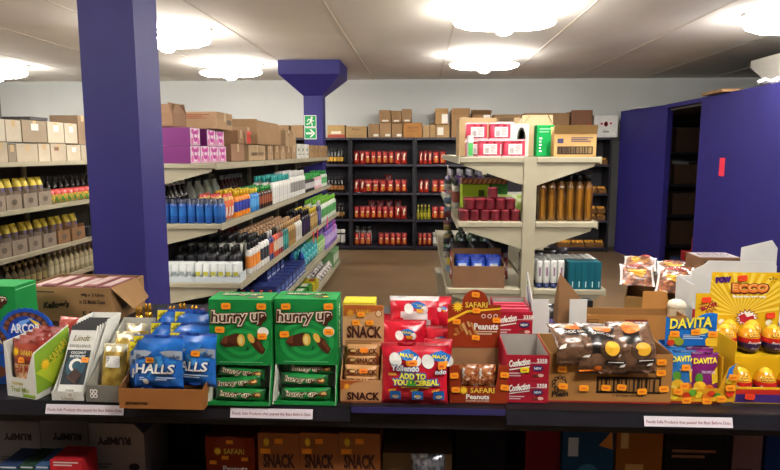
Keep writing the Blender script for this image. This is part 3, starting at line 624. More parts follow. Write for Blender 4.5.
# cartons on top of the units
def wbox(label, u0, u1, h, color, z=Z[0], d=.3, yo=.04, **k):
    x0, x1 = bx_at(u0), bx_at(u1); return put_carton(label, ((x0 + x1) / 2, BY + yo + d / 2, z), (x1 - x0) * .97, d, h, color, **k)
wbox('tan carton with white sign and red base beside the far pillar', 327.5, 345.5, .2, '#a98a5a', prints=(('f', 'rect', -.5, .5, .02, .22, '#a03a30'), ('f', 'rect', -.28, .28, .3, .5, '#dcd4c2')))
wbox('low tan carton with dark lettering on the black unit top', 346, 367, .18, '#a4855a', prints=(('f', 'txt', 0, .72, .42, .2, 'Bright', '#5e4a32'), ('f', 'rect', -.4, .4, .15, .19, '#8a6d45')))
for lb, a, b, h, zz, c in (('brown carton with white corner label, first in lower row', 368.5, 379.6, .22, 0, '#8f7150'), ('brown carton with white corner label, second in lower row', 380, 391.3, .23, 0, '#957654'), ('brown carton with white corner label, third in lower row', 391.7, 402.4, .225, 0, '#8a6c4c'),
                       ('upper brown carton with long label, above the second one', 379, 390.8, .2, .235, '#8c6d4d'), ('upper brown carton with flap, second of upper three', 391.1, 401, .19, .235, '#876a4b'), ('upper brown carton, last and tallest of the upper three', 401.3, 411.4, .215, .235, '#84674a')):
    wbox(lb + ' over the red packs', a, b, h, c, z=Z[0] + zz, prints=(('f', 'rect', -.05, .4, .08, .25, '#e2dccd'),) if zz == 0 else (('f', 'rect', -.25, .3, .1, .22, '#d9d3c3'),))
wbox('orange brown opened carton with dark lettering over the red packs', 403, 422, .232, '#a5733f', prints=(('f', 'txt', 0, .68, .55, .14, 'SIRDAN', '#6b4522'), ('f', 'lines', -.3, .3, .35, .5, 2, '#8a5b30')))
wbox('narrow tan carton right of the opened orange brown one', 422.5, 429, .19, '#a98a63')
wbox('plain tan carton left of the white labelled cartons', 429.3, 435, .2, '#9b7c55', flaps=2, seed=2)
wbox('opened tan carton with white label square, lower of two', 435.4, 449, .2, '#a8875e', prints=(('f', 'rect', -.4, .05, .2, .8, '#e4dfd2'),))
wbox('opened tan carton with white label square, upper of two', 434.5, 447.5, .19, '#9d7b52', z=Z[0] + .205, flaps=2, seed=9, prints=(('f', 'rect', .0, .48, .1, .85, '#e4dfd2'),))
wbox('opened brown carton seen over the back of the cream rack', 450.5, 469, .37, '#977551', flaps=2, seed=12, prints=(('f', 'rect', .1, .4, .55, .85, '#e4dfd2'),))
wbox('opened dark brown carton peeking over the pink packs', 471, 490, .36, '#8a6a48', flaps=2, seed=15, prints=(('f', 'rect', .1, .45, .8, .98, '#e4dfd2'),))
wbox('tan carton with dark lettering behind the pink packs', 492, 520, .36, '#8e7050', prints=(('f', 'lines', -.3, .2, .68, .82, 2, '#4f3d2c'),))
wbox('long brown carton lying behind the opened tall carton', 522, 568, .38, '#8d6d4e')
wbox('opened dark brown carton between green cartons and white one', 569, 590.5, .33, '#7a5540', flaps=2, seed=21, prints=(('f', 'ell', .35, .6, .06, .09, '#8f3a32'),))
wbox('white carton with red print beside the purple partition', 591.5, 616, .34, '#d4d1cb', tape=False, prints=(('f', 'ell', -.18, .62, .05, .06, '#b5323a'), ('f', 'ell', .0, .6, .09, .1, '#c24a50'), ('f', 'ell', .2, .64, .05, .05, '#b5323a'), ('f', 'rect', -.06, .06, .5, .72, '#b5323a'), ('f', 'rect', -.12, .14, .22, .3, '#8a8a8a')))
for i, (a, b) in enumerate(((230, 250), (252, 270), (272, 290), (292, 304))):
    wbox('brown carton on the wall unit, hidden behind the toiletries rack boxes', a, b, .2, '#8c6e50', group='hidden cartons on the wall unit')

# ============================================ cream double sided rack: goods
def rgx(u, y=RY0, v=200): return at_y(u, v, y).x
z1, z2, z3 = RZ[0], RZ[1], RZ[2]
# pink shrink-wrapped packs of cans
pk = MB(); PKC = film('#c9304e'); CLR = mat('#e8b9c0', .15, spec=.8, var=.1, scale=30, bump=.3)
for i in range(3):
    for j in range(2): pk.lathe([(.02, 0), (.021, .004), (.021, .088), (.017, .094)], [PKC, PKC, H('#d9d2d0')[0]], c=(-.042 + .042 * i, -.021 + .042 * j, .001), n=12)
pk.box(-.065, .065, -.044, .044, .0, .006, CLR); pk.box(-.065, .065, -.046, -.0445, .088, .097, CLR)
f = fm((0, -.0445, 0), UX, UZ); pk.rect(f, -.034, .042, .014, .072, ink('#ded4d2'), 1); pk.bars(f, -.026, .0, .02, .05, 9, ink('#55494a'), 2); pk.lines(f, .006, .038, .02, .065, 5, ink('#97898a'), 2); pk.rect(f, -.03, .038, .055, .066, ink('#c9bcbb'), 2)
pkm = pk.mesh('wrapped_can_pack')
for (x, y, z, lb) in ((.395, 3.6, z1, 'pink can pack with white barcode label, front one beside the green white carton'), (.535, 3.6, z1, 'pink can pack with white barcode label, front one next to the end post')):
    many(pkm, 'wrapped_can_pack', [(x - .005, y, z, 0)], lb, 'can pack')
many(pkm, 'wrapped_can_pack', [(.33 + .138 * i, 3.74, z1 + .0, 0) for i in range(2)], 'pink can pack standing behind the front packs', 'can pack', 'pink can packs behind')
many(pkm, 'wrapped_can_pack', [(.33 + .138 * i, 3.745, z1 + .1, 0) for i in range(2)], 'pink can pack on top of the second row', 'can pack', 'upper pink can packs')
put_carton('big tan carton standing behind the pink can packs', (.36, 4.12, z1), .235, .3, .24, '#b0946c')
put_carton('small white and green carton at the shelf corner by pink packs', (.285, 3.62, z1), .03, .1, .12, '#dfe0d8', tape=False, prints=(('f', 'rect', -.4, .45, .05, .65, '#3f9a4c'),))
put_carton('white carton with a dark oval beside the end post', (.58, 3.86, z1), .11, .3, .19, '#d3cec2', tape=False, prints=(('f', 'ell', .1, .6, .22, .3, '#3a3834'), ('f', 'ell', .1, .6, .15, .24, '#d3cec2'), ('f', 'rect', -.05, .2, .1, .2, '#7d786e')))
put_carton('white carton with grey lines standing behind the upper pink packs', (.545, 4.2, z1), .12, .2, .22, '#d8d6cf', tape=False, prints=(('f', 'lines', -.35, .35, .3, .7, 3, '#8a8a86'),))
put_carton('tall opened beige carton with raised flaps behind the green cartons', (.745, 4.22, z1), .19, .36, .2, '#c0a883', flaps=2, seed=31)
for i, (x, y) in enumerate(((.76, 3.80), (.868, 3.88), (.976, 3.95))):
    g_ = put_carton(('bright green carton nearest the post', 'bright green carton, middle one of three', 'bright green carton at the shelf edge')[i] + ', behind the barcode carton', (x - .02, y, z1), .104, .1, .185 - .0 * i, '#169a4c', tape=False, prints=(('f', 'lines', -.35, .35, .72, .9, 2, '#7fd39a'), ('f', 'txt', -.28, .4, .1, .5, 'I', '#e8f2e6')), bevel=0) if False else put_carton(('bright green carton nearest the post', 'bright green carton, middle one of three', 'bright green carton at the shelf edge')[i] + ', behind the barcode carton', (x - .02, y, z1), .104, .1, .185, '#169a4c', tape=False, prints=(('f', 'lines', -.35, .35, .72, .9, 2, '#7fd39a'), ('f', 'lines', -.35, -.2, .1, .6, 5, '#e8f2e6')))
put_carton('tan carton with black barcode frame at the front of the rack top', (.856, 3.56, z1), .225, .16, .125, '#c09a62', rz=-.1, flaps=2, seed=33, prints=(('f', 'rect', -.42, .42, .12, .46, '#3a2f26'), ('f', 'rect', -.39, .39, .16, .42, '#b5925e'), ('f', 'bars', -.37, .37, .16, .42, 18, '#3a2f26'), ('f', 'lines', -.1, .42, .62, .85, 3, '#5a4a5e'), ('f', 'rect', -.42, -.28, .6, .8, '#3d3b5e')))
# red tubs
RT = tub(.0285, .062, '#6d1522', '#7d1a2a', '#5d101c').mesh('red_tub')
sp = [(.252 + .057 * i, 3.515 + .06 * j, z2, 0) for i in range(6) for j in range(3)]
many(RT, 'red_tub', sp, 'dark red round tub in the lower layer', 'tub', 'red tubs, lower layer')
many(RT, 'red_tub', [(.28 + .057 * i, 3.515 + .06 * j, z2 + .064, 0) for i in range(5) for j in range(3)], 'dark red round tub in the upper layer', 'tub', 'red tubs, upper layer')
many(RT, 'red_tub', [(.407, 3.51, z2 + .128, 0)], 'single dark red tub standing on top of the two layers', 'tub')
tr = thing('display_tray', 'copper striped flat tray lying on the lime carton', 'tray', (.40, 3.98, z2 + .19)); m = MB().box(-.14, .14, -.11, .11, 0, .03, mat('#7d3f26', .4, var=.1)); f = fm((0, -.11, 0), UX, UZ)
for i in range(9): m.poly(f, [(-.135 + .03 * i, .003), (-.12 + .03 * i, .003), (-.105 + .03 * i, .027), (-.12 + .03 * i, .027)], ink('#c98a55'), 1)
m.build('tray', tr)
put_carton('lime green carton with dark square behind the red tubs', (.345, 3.96, z2), .17, .2, .185, '#a8c22e', tape=False, prints=(('f', 'rect', .1, .3, .6, .82, '#43521c'), ('f', 'lines', -.4, .2, .1, .4, 3, '#d5e07a')))
put_carton('green carton standing beside the lime one under the tray', (.49, 3.96, z2), .1, .2, .185, '#3f7a34', tape=False)
lm, _ = pouch(.2, .13, .1, lambda a, b: H('#b4cf63', '#dfe8b8')[0 if (a * 2 + b * 3) % 1.1 < .7 else 1], 6, 6, 5, .05)
many(lm, 'lime_bag', [(.55, 3.78, z2, 0)], 'pale lime bag slumped behind the red tubs near the post', 'bag')
many(bottle(.07, .05, .22, '#1b2133', '#16181f', '#2a3c66'), 'black_bottle', [(.32 + .072 * i, 4.45 + .1 * j, z2, 0) for i in range(4) for j in range(2)], 'black bottle behind the copper tray', 'bottle', 'black bottles behind the tray')
many(bottle(.07, .05, .24, '#5d3a86', '#d9d6e0', '#8a5fb5'), 'purple_bottle', [(.26 + .08 * i, 5.2 + .12 * j, z2, 0) for i in range(4) for j in range(4)], 'purple bottle with white cap deep on the double sided rack', 'bottle', 'purple bottles deep in the rack')
many(bottle(.07, .05, .2, '#c9c4b6', '#3a3530', '#8f4a3a'), 'cream_bottle', [(.25, 4.3 + .13 * j, z2, R90) for j in range(6)], 'cream bottle with dark cap on the aisle edge of the rack', 'bottle', 'cream bottles on the aisle edge')
# brown carton with blue packs, third shelf
cb = thing('display_carton', 'brown open carton holding blue packs on the double sided rack', 'box', (.335, 3.56, z3 + .0015)); c = card('#7c5a40'); w_ = .145
MB().box(-w_, w_, -.09, .09, 0, .004, c).box(-w_, w_, -.09, -.086, .004, .125, c).box(-w_, w_, .086, .09, .004, .2, c).box(-w_, -w_ + .004, -.086, .086, .004, .19, c).box(w_ - .004, w_, -.086, .086, .004, .15, c).build('carton_body', cb)
bp, _ = pouch(.1, .17, .045, lambda a, b: H('#1f3fb4', '#2f62d8', '#d7dbe8', '#3fa04a')[2 if abs(b - .68) < .06 and abs(a) < .6 else 3 if abs(b - .5) < .05 and abs(a - .2) < .25 else 0 if b > .8 else 1], 9, 12, 9, .04)
bps = many(bp, 'blue_pack', [(.246 + .089 * i, 3.535 + .05 * j, z3 + .0055, 0) for i in range(3) for j in range(2)], 'blue pack with white lettering band standing in the brown open carton', 'pack', 'blue packs in the brown carton')
for q in bps: q.scale = (.86, 1, 1)
many(pouch(.11, .22, .06, lambda a, b: H('#221c20', '#8e2a26', '#c9c4c4')[0 if b > .75 else 1 if (a + b * 3) % 1 < .6 else 2], 7, 8, 10, .05)[0], 'red_black_bag', [(.24 + .12 * i, 3.72 + .08 * j, z3, 0) for i in range(3) for j in range(2)], 'glossy red and black bag behind the blue packs', 'bag', 'red and black bags')
many(bottle(.06, .045, .21, '#7d96ad', '#9fb2c2', '#d5c23a'), 'yellow_label_bottle', [(.2 + .075 * i, 3.98, z3, 0) for i in range(5)], 'grey blue bottle with yellow label further along the rack', 'bottle', 'yellow label bottles')
many(bottle(.07, .05, .2, '#25402c', '#1a2a1e', '#3c6a45'), 'green_bottle', [(.22 + .09 * i, 4.3 + .15 * j, z3, 0) for i in range(4) for j in range(4)], 'dark green bottle deep on the third shelf', 'bottle', 'dark green bottles deep in rack')
# right-hand face: amber bottles, tubes, teal cartons
am = MB(); AM = mat('#6b430c', .1, spec=.8, var=.15, scale=18, coat=.3); BK = H('#14110f')[0]; AL = mat('#8a5c14', .2, var=.1)
am.lathe([(.021, 0), (.0235, .006), (.0235, .18), (.021, .2), (.012, .217), (.012, .225)], [AM] * 5, n=12, p=.75); am.lathe([(.0135, .222), (.0135, .255), (.012, .257)], BK, n=10)
am.rect(fm((0, -.0236, 0), UX, UZ), -.01, .004, .02, .18, AL, 1)
ams = am.mesh('amber_bottle')
many(ams, 'amber_bottle', [(.688 + .051 * i, 3.525, z2, 0) for i in range(6)], 'amber bottle with black cap in the front row beside the post', 'bottle', 'amber bottles, front row')
many(ams, 'amber_bottle', [(.688 + .051 * i, 3.58 + .055 * j, z2, 0) for i in range(6) for j in range(3)], 'amber bottle with black cap behind the front row', 'bottle', 'amber bottles, rows behind')
put_carton('dark flat carton lying on the amber bottles', (.82, 3.66, z2 + .262), .3, .22, .02, '#2a2422', tape=False)
wt = MB(); WT = H('#d9d8d2')[0]
wt.lathe([(.0165, 0), (.0175, .004), (.0175, .028)], H('#26305c')[0], n=12); wt.lathe([(.0185, .029), (.0195, .035), (.0195, .145), (.018, .155), (.005, .158)], WT, n=12); wt.rect(fm((0, -.0198, 0), UX, UZ), -.004, .006, .07, .12, ink('#8d6a86'), 1)
wtm = wt.mesh('white_tube')
many(wtm, 'white_tube', [(.678 + .0405 * i, 3.50, z3, 0) for i in range(4)], 'white tube with navy base in the front row by the post', 'tube', 'white tubes, front row')
many(wtm, 'white_tube', [(.678 + .0405 * i, 3.545 + .045 * j, z3, 0) for i in range(9) for j in range(1, 5)], 'white tube with navy base in the rows behind', 'tube', 'white tubes behind')
te = MB().box(-.0175, .0175, -.03, .03, 0, .155, mat('#0c5866', .4, var=.06)); f = fm((0, -.03, 0), UX, UZ); te.rect(f, .004, .009, .012, .045, ink('#cfe3e2'), 1); te.rect(f, -.0175, -.0155, 0, .155, ink('#083f4a'), 1)
many(te, 'teal_carton', [(.852 + .0365 * i, 3.49 + .066 * j, z3, 0) for i in range(5) for j in range(2)], 'slim teal carton standing upright at the shelf corner', 'box', 'teal cartons')
many(pouch(.16, .12, .08, lambda a, b: H('#24252b', '#3a3d45')[0 if b > .5 else 1], 5, 5, 4, .03)[0], 'dark_bag', [(.72 + .1 * i, 4.0 + .1 * i, z3, 0) for i in range(3)], 'dark grey bag behind the white tubes', 'bag', 'dark grey bags behind tubes')
# hanging clip strip on the aisle corner
cs = thing('clip_strip', 'narrow hanging strip of small packs on the aisle corner of the rack', 'clip strip', (.172, 3.9, 1.52)); MB().box(-.003, .003, -.006, .006, -.62, 0, H('#c9c4b8')[0]).build('strip', cs)
for i in range(6):
    zz = -.09 - .085 * i; m, _ = pouch(.05, .065, .02, lambda a, b, i=i: H('#a8a49a', '#5d2a2c', '#33353b', '#4f6070', '#8a7a4a')[(i * 3 + 2 * (b > .55)) % 5], 5, 5, i, .04); q = m.build('hanging_pack', cs, loc=(-.0, -.018, zz - .065))

# ======================================================= far aisle shelving
XL = LSX + .45
def lsy(u, v): return y_at(u, XL, v)
def lcart(label, u0, u1, h, z, color='#b3a591', w=.3, **k):
    y0, y1 = lsy(u0, 160), lsy(u1, 160); return put_carton(label, (XL - .03 - w / 2, (y0 + y1) / 2, z), w, (y1 - y0) * .97, h, color, **k)
zl = LSZ[0]
for lb, a, b, h, dz, c in (('pale carton in the lower row at the frame edge', -3, 12, .17, 0, '#b3a692'), ('pale carton in shade between two wider ones, lower row', 12.3, 20, .15, 0, '#8f8272'), ('long pale carton in the lower row under the grey brown one', 20.3, 42, .16, 0, '#b9ab95'), ('square pale carton beside the long one, lower row', 42.3, 54, .165, 0, '#c0b39e'),
        ('pale carton with brown square mark, lower row', 54.5, 70, .17, 0, '#b8aa94'), ('pale carton with white label nearer the pillar, lower row', 70.4, 84, .16, 0, '#bdb09a'), ('pale carton half hidden by the near pillar', 84.4, 97, .16, 0, '#a99b86'),
        ('wide pale carton in the upper row by the frame edge', -3, 11, .19, .175, '#c2b7a4'), ('wide pale carton second in the upper row', 11.3, 27, .19, .175, '#bdb19d'), ('grey brown carton with white tag in the upper row', 27.5, 52, .2, .175, '#94846f'), ('pale carton with white label in the upper row', 52.5, 69, .2, .175, '#bfb29c'), ('pale carton with white label by the pillar, upper row', 69.4, 82, .2, .175, '#b9ac97')):
    lcart(lb + ' of the far aisle', a, b, h, zl + dz, c, prints=(('r', 'rect', -.15, .15, .55, .85, '#dedbd2'),) if 'label' in lb or 'tag' in lb else (('r', 'rect', -.3, 0, .6, .8, '#7d5a48'),) if 'mark' in lb else ())
lcart('dark opened carton on top of the pale ones at the frame edge', -3, 9, .3, zl + .368, '#5d5652', w=.3)
lcart('flat dark grey pack lying over the grey brown carton', 36, 54, .03, zl + .378, '#4c4a4c', tape=False)
lcart('brown carton standing upright against the near pillar edge', 83, 92, .3, zl + .165, '#86705a')
# display trays with yellow tops
tp = [pouch(.15, .16, .1, (lambda a, b, c=c: H(c, '#d9c13a', '#5a4a78', '#c9c2b4')[1 if b > .75 else 2 if b > .55 and abs(a) < .5 else 0 if b > .4 else 3]), 6, 7, i, .04)[0].mesh('yellow_top_bag') for i, c in enumerate(('#6b5a4a', '#87684a'))]
def ltray(u0, u1, z, label, kind=0, h=.13):
    y0, y1 = lsy(u0, 200), lsy(u1, 200); L = (y1 - y0) * .96; r = thing('display_tray', label, 'tray', (XL - .13, (y0 + y1) / 2, z + .0015), R90); c = card('#8d7f70' if kind == 0 else '#8c6a4a')
    m = MB().box(-L / 2, L / 2, -.1, .1, 0, .004, c).box(-L / 2, L / 2, -.1, -.096, .004, h, c).box(-L / 2, L / 2, .096, .1, .004, h * 1.6, c).box(-L / 2, -L / 2 + .004, -.096, .096, .004, h * 1.2, c).box(L / 2 - .004, L / 2, -.096, .096, .004, h * 1.2, c)
    m.ell(fm((0, -.1, 0), UX, UZ), 0, h * .5, L * .2, h * .2, ink('#5f5347'), 1); m.build('tray', r)
    n = 2
    for i in range(n):
        o = many(tp[kind], 'yellow_top_bag', [(XL - .13, (y0 + y1) / 2 - L / 2 + (i + .5) * L / n, z + .006, R90)], 'yellow topped bag in the ' + label, 'bag', 'bags in the ' + label)
        for q in o: q.scale = ((L - .02) / n / .16, .9, (h + .13) / .16)
for i, (a, b) in enumerate(((-3, 9), (9.5, 25.5), (27, 41), (42, 55))):
    ltray(a, b, LSZ[1], 'grey tray, %s along the second shelf of far aisle' % ('first', 'second', 'third', 'fourth')[i])
for i, (a, b) in enumerate(((-4, 11), (12, 27.5), (29, 42), (44, 57), (58.5, 71), (72.5, 86))):
    ltray(a, b, LSZ[2], 'brown tray, %s along the third shelf of far aisle' % ('first', 'second', 'third', 'fourth', 'fifth', 'sixth')[i], int(i > 3))
rg, _ = pouch(.1, .13, .07, lambda a, b: H('#b5322c', '#4f8a3a', '#d9a03a')[0 if b > .6 else 1 if (a * 2 + b * 4) % 1.2 < .6 else 2], 6, 6, 3, .05)
many(rg, 'red_green_bag', [(XL - .08 - .09 * j, lsy(58, 190) + .11 * i, LSZ[1], R90) for i in range(13) for j in range(2)], 'small red and green bag on the second shelf of the far aisle', 'bag', 'red and green bags')
many(tall_bottle(.035, .26, '#a39877', '#d8d2c2', '#c2b898'), 'cream_sauce_bottle', [(XL - .06 - .08 * j, lsy(56, 270) + .09 * i, LSZ[3], 0) for i in range(18) for j in range(2)], 'cream coloured bottle with pale cap on the fourth shelf of far aisle', 'bottle', 'cream sauce bottles')
many(tall_bottle(.034, .23, '#574a30', '#c9b48a', '#8f8058'), 'brown_sauce_bottle', [(XL - .06 - .08 * j, lsy(14, 280) + .085 * i, LSZ[3], 0) for i in range(int((lsy(56, 270) - lsy(14, 280)) / .085)) for j in range(2)], 'brown bottle with tan cap and red label in the far aisle', 'bottle', 'brown sauce bottles')
many(tall_bottle(.036, .22, '#24211e', '#1b1917', '#4a433a'), 'black_sauce_bottle', [(XL - .06 - .08 * j, lsy(14, 280) - .085 * (i + 1), LSZ[3], 0) for i in range(7) for j in range(2)], 'black bottle at the frame edge on the fourth shelf of far aisle', 'bottle', 'black sauce bottles')
many(tall_bottle(.036, .25, '#2a2420', '#1b1917', '#5d4a3a', True), 'dark_bottle', [(XL - .3, lsy(6, 220) + .11 * i, LSZ[1], 0) for i in range(26)], 'dark bottle at the back of the second shelf of far aisle', 'bottle', 'dark bottles at the back of the far aisle')
lcart('stacked black carton on third shelf near the pillar', 87, 96, .1, LSZ[2], '#2b2a30', tape=False)
for k, (z, a, b) in enumerate(((0, 80, 96), (.13, 86, 97))):
    y0, y1 = lsy(a, 280), lsy(b, 280)
    put_carton(('red carton lying on the floor at the end of the far aisle', 'red carton with black print on top of the floor carton by the pillar')[k], (XL + .22, (y0 + y1) / 2, z), .3, y1 - y0, .125, '#a3251c', tape=False, prints=(('r', 'ell', 0, .5, .1, .3, '#2a1a18'), ('f', 'rect', -.3, .3, .3, .7, '#2a1a18')))

# ======================================================== store room beyond
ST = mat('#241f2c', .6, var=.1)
def pallet_rack(label, x, y0, y1, zs):
    r = thing('storage_rack', label, 'shelving', (x, y0, 0))
    for yy in (0, y1 - y0 - .05):
        for xx in (0, .55): MB().box(xx, xx + .05, yy, yy + .05, 0, 2.3, ST).build('post', r)
    for z in zs: MB().box(.0, .6, .052, y1 - y0 - .052, z - .04, z, ST).build('shelf', r)
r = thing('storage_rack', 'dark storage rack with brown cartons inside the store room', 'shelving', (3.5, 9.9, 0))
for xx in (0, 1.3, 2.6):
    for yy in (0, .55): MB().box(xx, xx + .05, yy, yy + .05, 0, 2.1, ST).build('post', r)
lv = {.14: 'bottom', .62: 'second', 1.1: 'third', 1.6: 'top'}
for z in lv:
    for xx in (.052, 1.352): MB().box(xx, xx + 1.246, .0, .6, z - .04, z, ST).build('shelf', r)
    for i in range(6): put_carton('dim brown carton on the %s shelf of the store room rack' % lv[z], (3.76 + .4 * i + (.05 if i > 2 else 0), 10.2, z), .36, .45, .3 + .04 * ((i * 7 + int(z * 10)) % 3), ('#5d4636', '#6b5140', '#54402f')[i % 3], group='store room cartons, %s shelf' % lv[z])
pal = thing('pallet', 'blue plastic pallet on the store room floor in the doorway', 'pallet', (3.95, 8.45, 0)); PB = mat('#1d2f52', .6, var=.1)
MB().box(-.4, .4, -.4, .4, .1, .14, PB).build('deck', pal)
for i in (-.36, 0, .36): MB().box(i - .04, i + .04, -.4, .4, 0, .099, PB).build('runner', pal)
rdm = carton(.3, .22, .13, '#8c1f22', tape=False, prints=(('f', 'rect', -.3, .3, .3, .7, '#c9a08a'),)).mesh('red_box')
many(rdm, 'red_box', [(3.72 + .31 * (i % 2), 8.2 + .24 * (i // 2), .14 + .132 * j, .0) for i in range(4) for j in range(1)], 'red box in the lower layer on the blue pallet', 'box', 'red boxes, lower layer')
many(redp, 'red_pack', [(3.65 + .12 * i, 8.2 + .1 * j, .275, 0) for i in range(4) for j in range(2)], 'red pack standing on the red boxes of the pallet', 'pack', 'red packs on the pallet')
# things left lying on the partition top
tp_ = put_carton('flattened brown cardboard lying on top of the purple partition', (3.35, 7.2, PT), .25, .5, .03, '#8a6a4a', tape=False)
m = MB().tube([(-.12, 0, .02), (-.06, .0, .05), (0, 0, .03), (.06, 0, .06), (.1, .02, .03)], .018, H('#cfccc6')[0], 8).tube([(.0, -.1, .02), (.02, .05, .02), (.0, .14, .03)], .018, H('#8d8a86')[0], 8)
o = m.build('pipe_fitting', loc=(3.35, 6.25, PT)); tag(o, 'pale grey pipe fitting lying on top of the purple partition', 'pipe')
o = MB().slab([(-.1, -.16, 0), (.12, -.1, 0), (.08, .12, .0), (-.12, .16, .0)], (0, 0, .02), H('#d5d3ce')[0]).build('crumpled_paper', loc=(3.3, 9.6, PT + .001)); tag(o, 'crumpled white paper lying on top of the far partition panel', 'paper')
# ===================================================== near counter (metres)
ZC = at_y(390, 401.5, 1.5).z
YF, YB = 1.468, 2.47
ZL = ZC - .34
BLK = mat('#141318', .45, spec=.4, var=.1, scale=8); EDGE = mat('#2b2858', .45, spec=.4, var=.06)
ct = thing('display_counter', 'black waist high display shelving crowded with snack boxes in front', 'shelving', (0, YF, 0))
xa, xb = at_y(350.5, 405, YF).x, at_y(505.5, 405, YF).x
for i, (a, b, c) in enumerate(((-1.62, xa, BLK), (xa + .002, xb, EDGE), (xb + .002, 1.75, BLK))):
    s = MB().box(a, b, 0, YB - YF, ZC - .022, ZC, BLK).build('shelf_board', ct)
    MB().box(a, b, -.004, -.0005, ZC - (.016 if i == 1 else .022), ZC - .001, c).build('shelf_edge', s)
    if i != 1:
        MB().slab([(a, -.0045, ZC - .002), (a, -.016, ZC - .034), (a, -.012, ZC - .036), (a, -.0045, ZC - .036)], (b - a, 0, 0), mat('#1b1a20', .25, spec=.6, var=.05)).build('price_rail', s)
MB().box(-1.62, 1.75, .02, .05, ZC - .065, ZC - .0225, BLK).build('beam', ct)
MB().box(-1.62, 1.75, YB - YF - .05, YB - YF - .02, ZC - .065, ZC - .0225, BLK).build('beam', ct)
for px in (-1.56, at_y(181, 440, 1.85).x, at_y(515, 440, 1.85).x, 1.66):
    MB().box(px - .04, px + .04, .36, .44, 0, ZC - .0225, BLK).build('post', ct)
MB().box(-1.62, 1.75, .03, .355, ZL - .025, ZL, BLK).build('lower_shelf', ct)
MB().box(-1.62, 1.75, .447, YB - YF - .04, ZL - .025, ZL, BLK).build('lower_shelf', ct)
MB().box(-1.62, 1.75, .03, YB - YF - .04, .06, .1, BLK).build('base_shelf', ct)
MB().box(-1.62, 1.75, .442, .446, .101, ZC - .09, BLK).build('back_panel', ct)  # added to block light from behind and darken the space under the counter
def proj(p):
    d = Vector(p) - CAMP; w = d.dot(FV); return 390 + FPX * d.dot(RV) / w, 235 - FPX * d.dot(UV) / w
for a, b, lb in ((45.5, 123.5, 'white paper strip with red lettering on the counter rail below the tilted chocolate bars'), (230, 312.5, 'white paper strip with red lettering on the rail below the green dispensers'), (645, 734, 'white paper strip with red lettering on the rail below the blue fruit sachets')):
    x0, x1 = at_y(a, 409, YF - .014).x, at_y(b, 409, YF - .014).x; w = x1 - x0
    m = MB().box(-w / 2, w / 2, -.0006, 0, -.012, .012, mat('#d9cfd6', .7, var=.04)); f = Fr((0, -.0006, 0), UX, UZ, step=.0003)
    m.txt(f, 0, -.002, w * .95, .0095, 'Foodz Sells Products that passed the Best Before Date', ink('#7d2a33'), 1, bold=.01)
    o = m.build('shelf_label'); o.location = ((x0 + x1) / 2, YF - .0125, ZC - .0185); o.rotation_euler = (-.33, 0, 0); tag(o, lb, 'label')

# ------------------------------------------------- pixel-sized product kit
class It:
    """a product standing on a shelf: local units are its own photo-size units, scaled to metres when built"""
    def __init__(s, name, label, cat, u, v, z=None, rz=0, group=None, lift=.0012):
        z = ZC if z is None else z; p = at_z(u, v, z); s.u0, s.v0 = u, v
        w = (p - CAMP).dot(FV); k = w / FPX; dv = v - proj(p + Vector((0, 0, .1)))[1]
        s.S = (k, k, .1 / dv); s.root = thing(name, label, cat, p + Vector((0, 0, lift)), rz, group); s.p = p
    def x(s, u): return u - s.u0
    def z(s, v): return s.v0 - v
    def part(s, name, m, parent=None, bevel=0, label=None): return m.build(name, parent or s.root, s.S, bevel=bevel, label=label)
    def stick(s, fr, *spots, col='#ffa01e', w=9.2, h=5.8):
        for sp in spots:
            a, b = sp[:2]; rot = sp[2] if len(sp) > 2 else rnd.uniform(-.12, .12); m = MB(); c = mat(col, .5, var=.04, emit=0)
            pts = [(-.5, -.28), (-.42, -.5), (.42, -.5), (.5, -.28), (.5, .28), (.42, .5), (-.42, .5), (-.5, .28)]
            q = [(a + X * w * cos(rot) - Y * h * sin(rot), b + X * w * sin(rot) + Y * h * cos(rot)) for X, Y in pts]
            m.poly(fr, q, c, 7); k0 = fr.p(a, b, 7)
            m.add([fr.p(X, Y, 5) for X, Y in q] + [fr.p(X, Y, 7) for X, Y in q], [(i, (i + 1) % 8, (i + 1) % 8 + 8, i + 8) for i in range(8)], c)
            d = ink('#b4500c' if col == '#ffa01e' else '#a02a1c')
            m.rect(fr, a - w * .3, a + w * .26, b - h * .05, b + h * .2, d, 8) if False else m.txt(fr, a, b, w * .5, h * .34, '4.99', d, 8, bold=0) if False else m.rect(fr, a - w * .28, a + w * .24, b - h * .12, b + h * .12, mat('#e56a0e' if col == '#ffa01e' else '#d8402e', .5, var=0), 8)
            m.build('price_sticker', s.root, s.S)
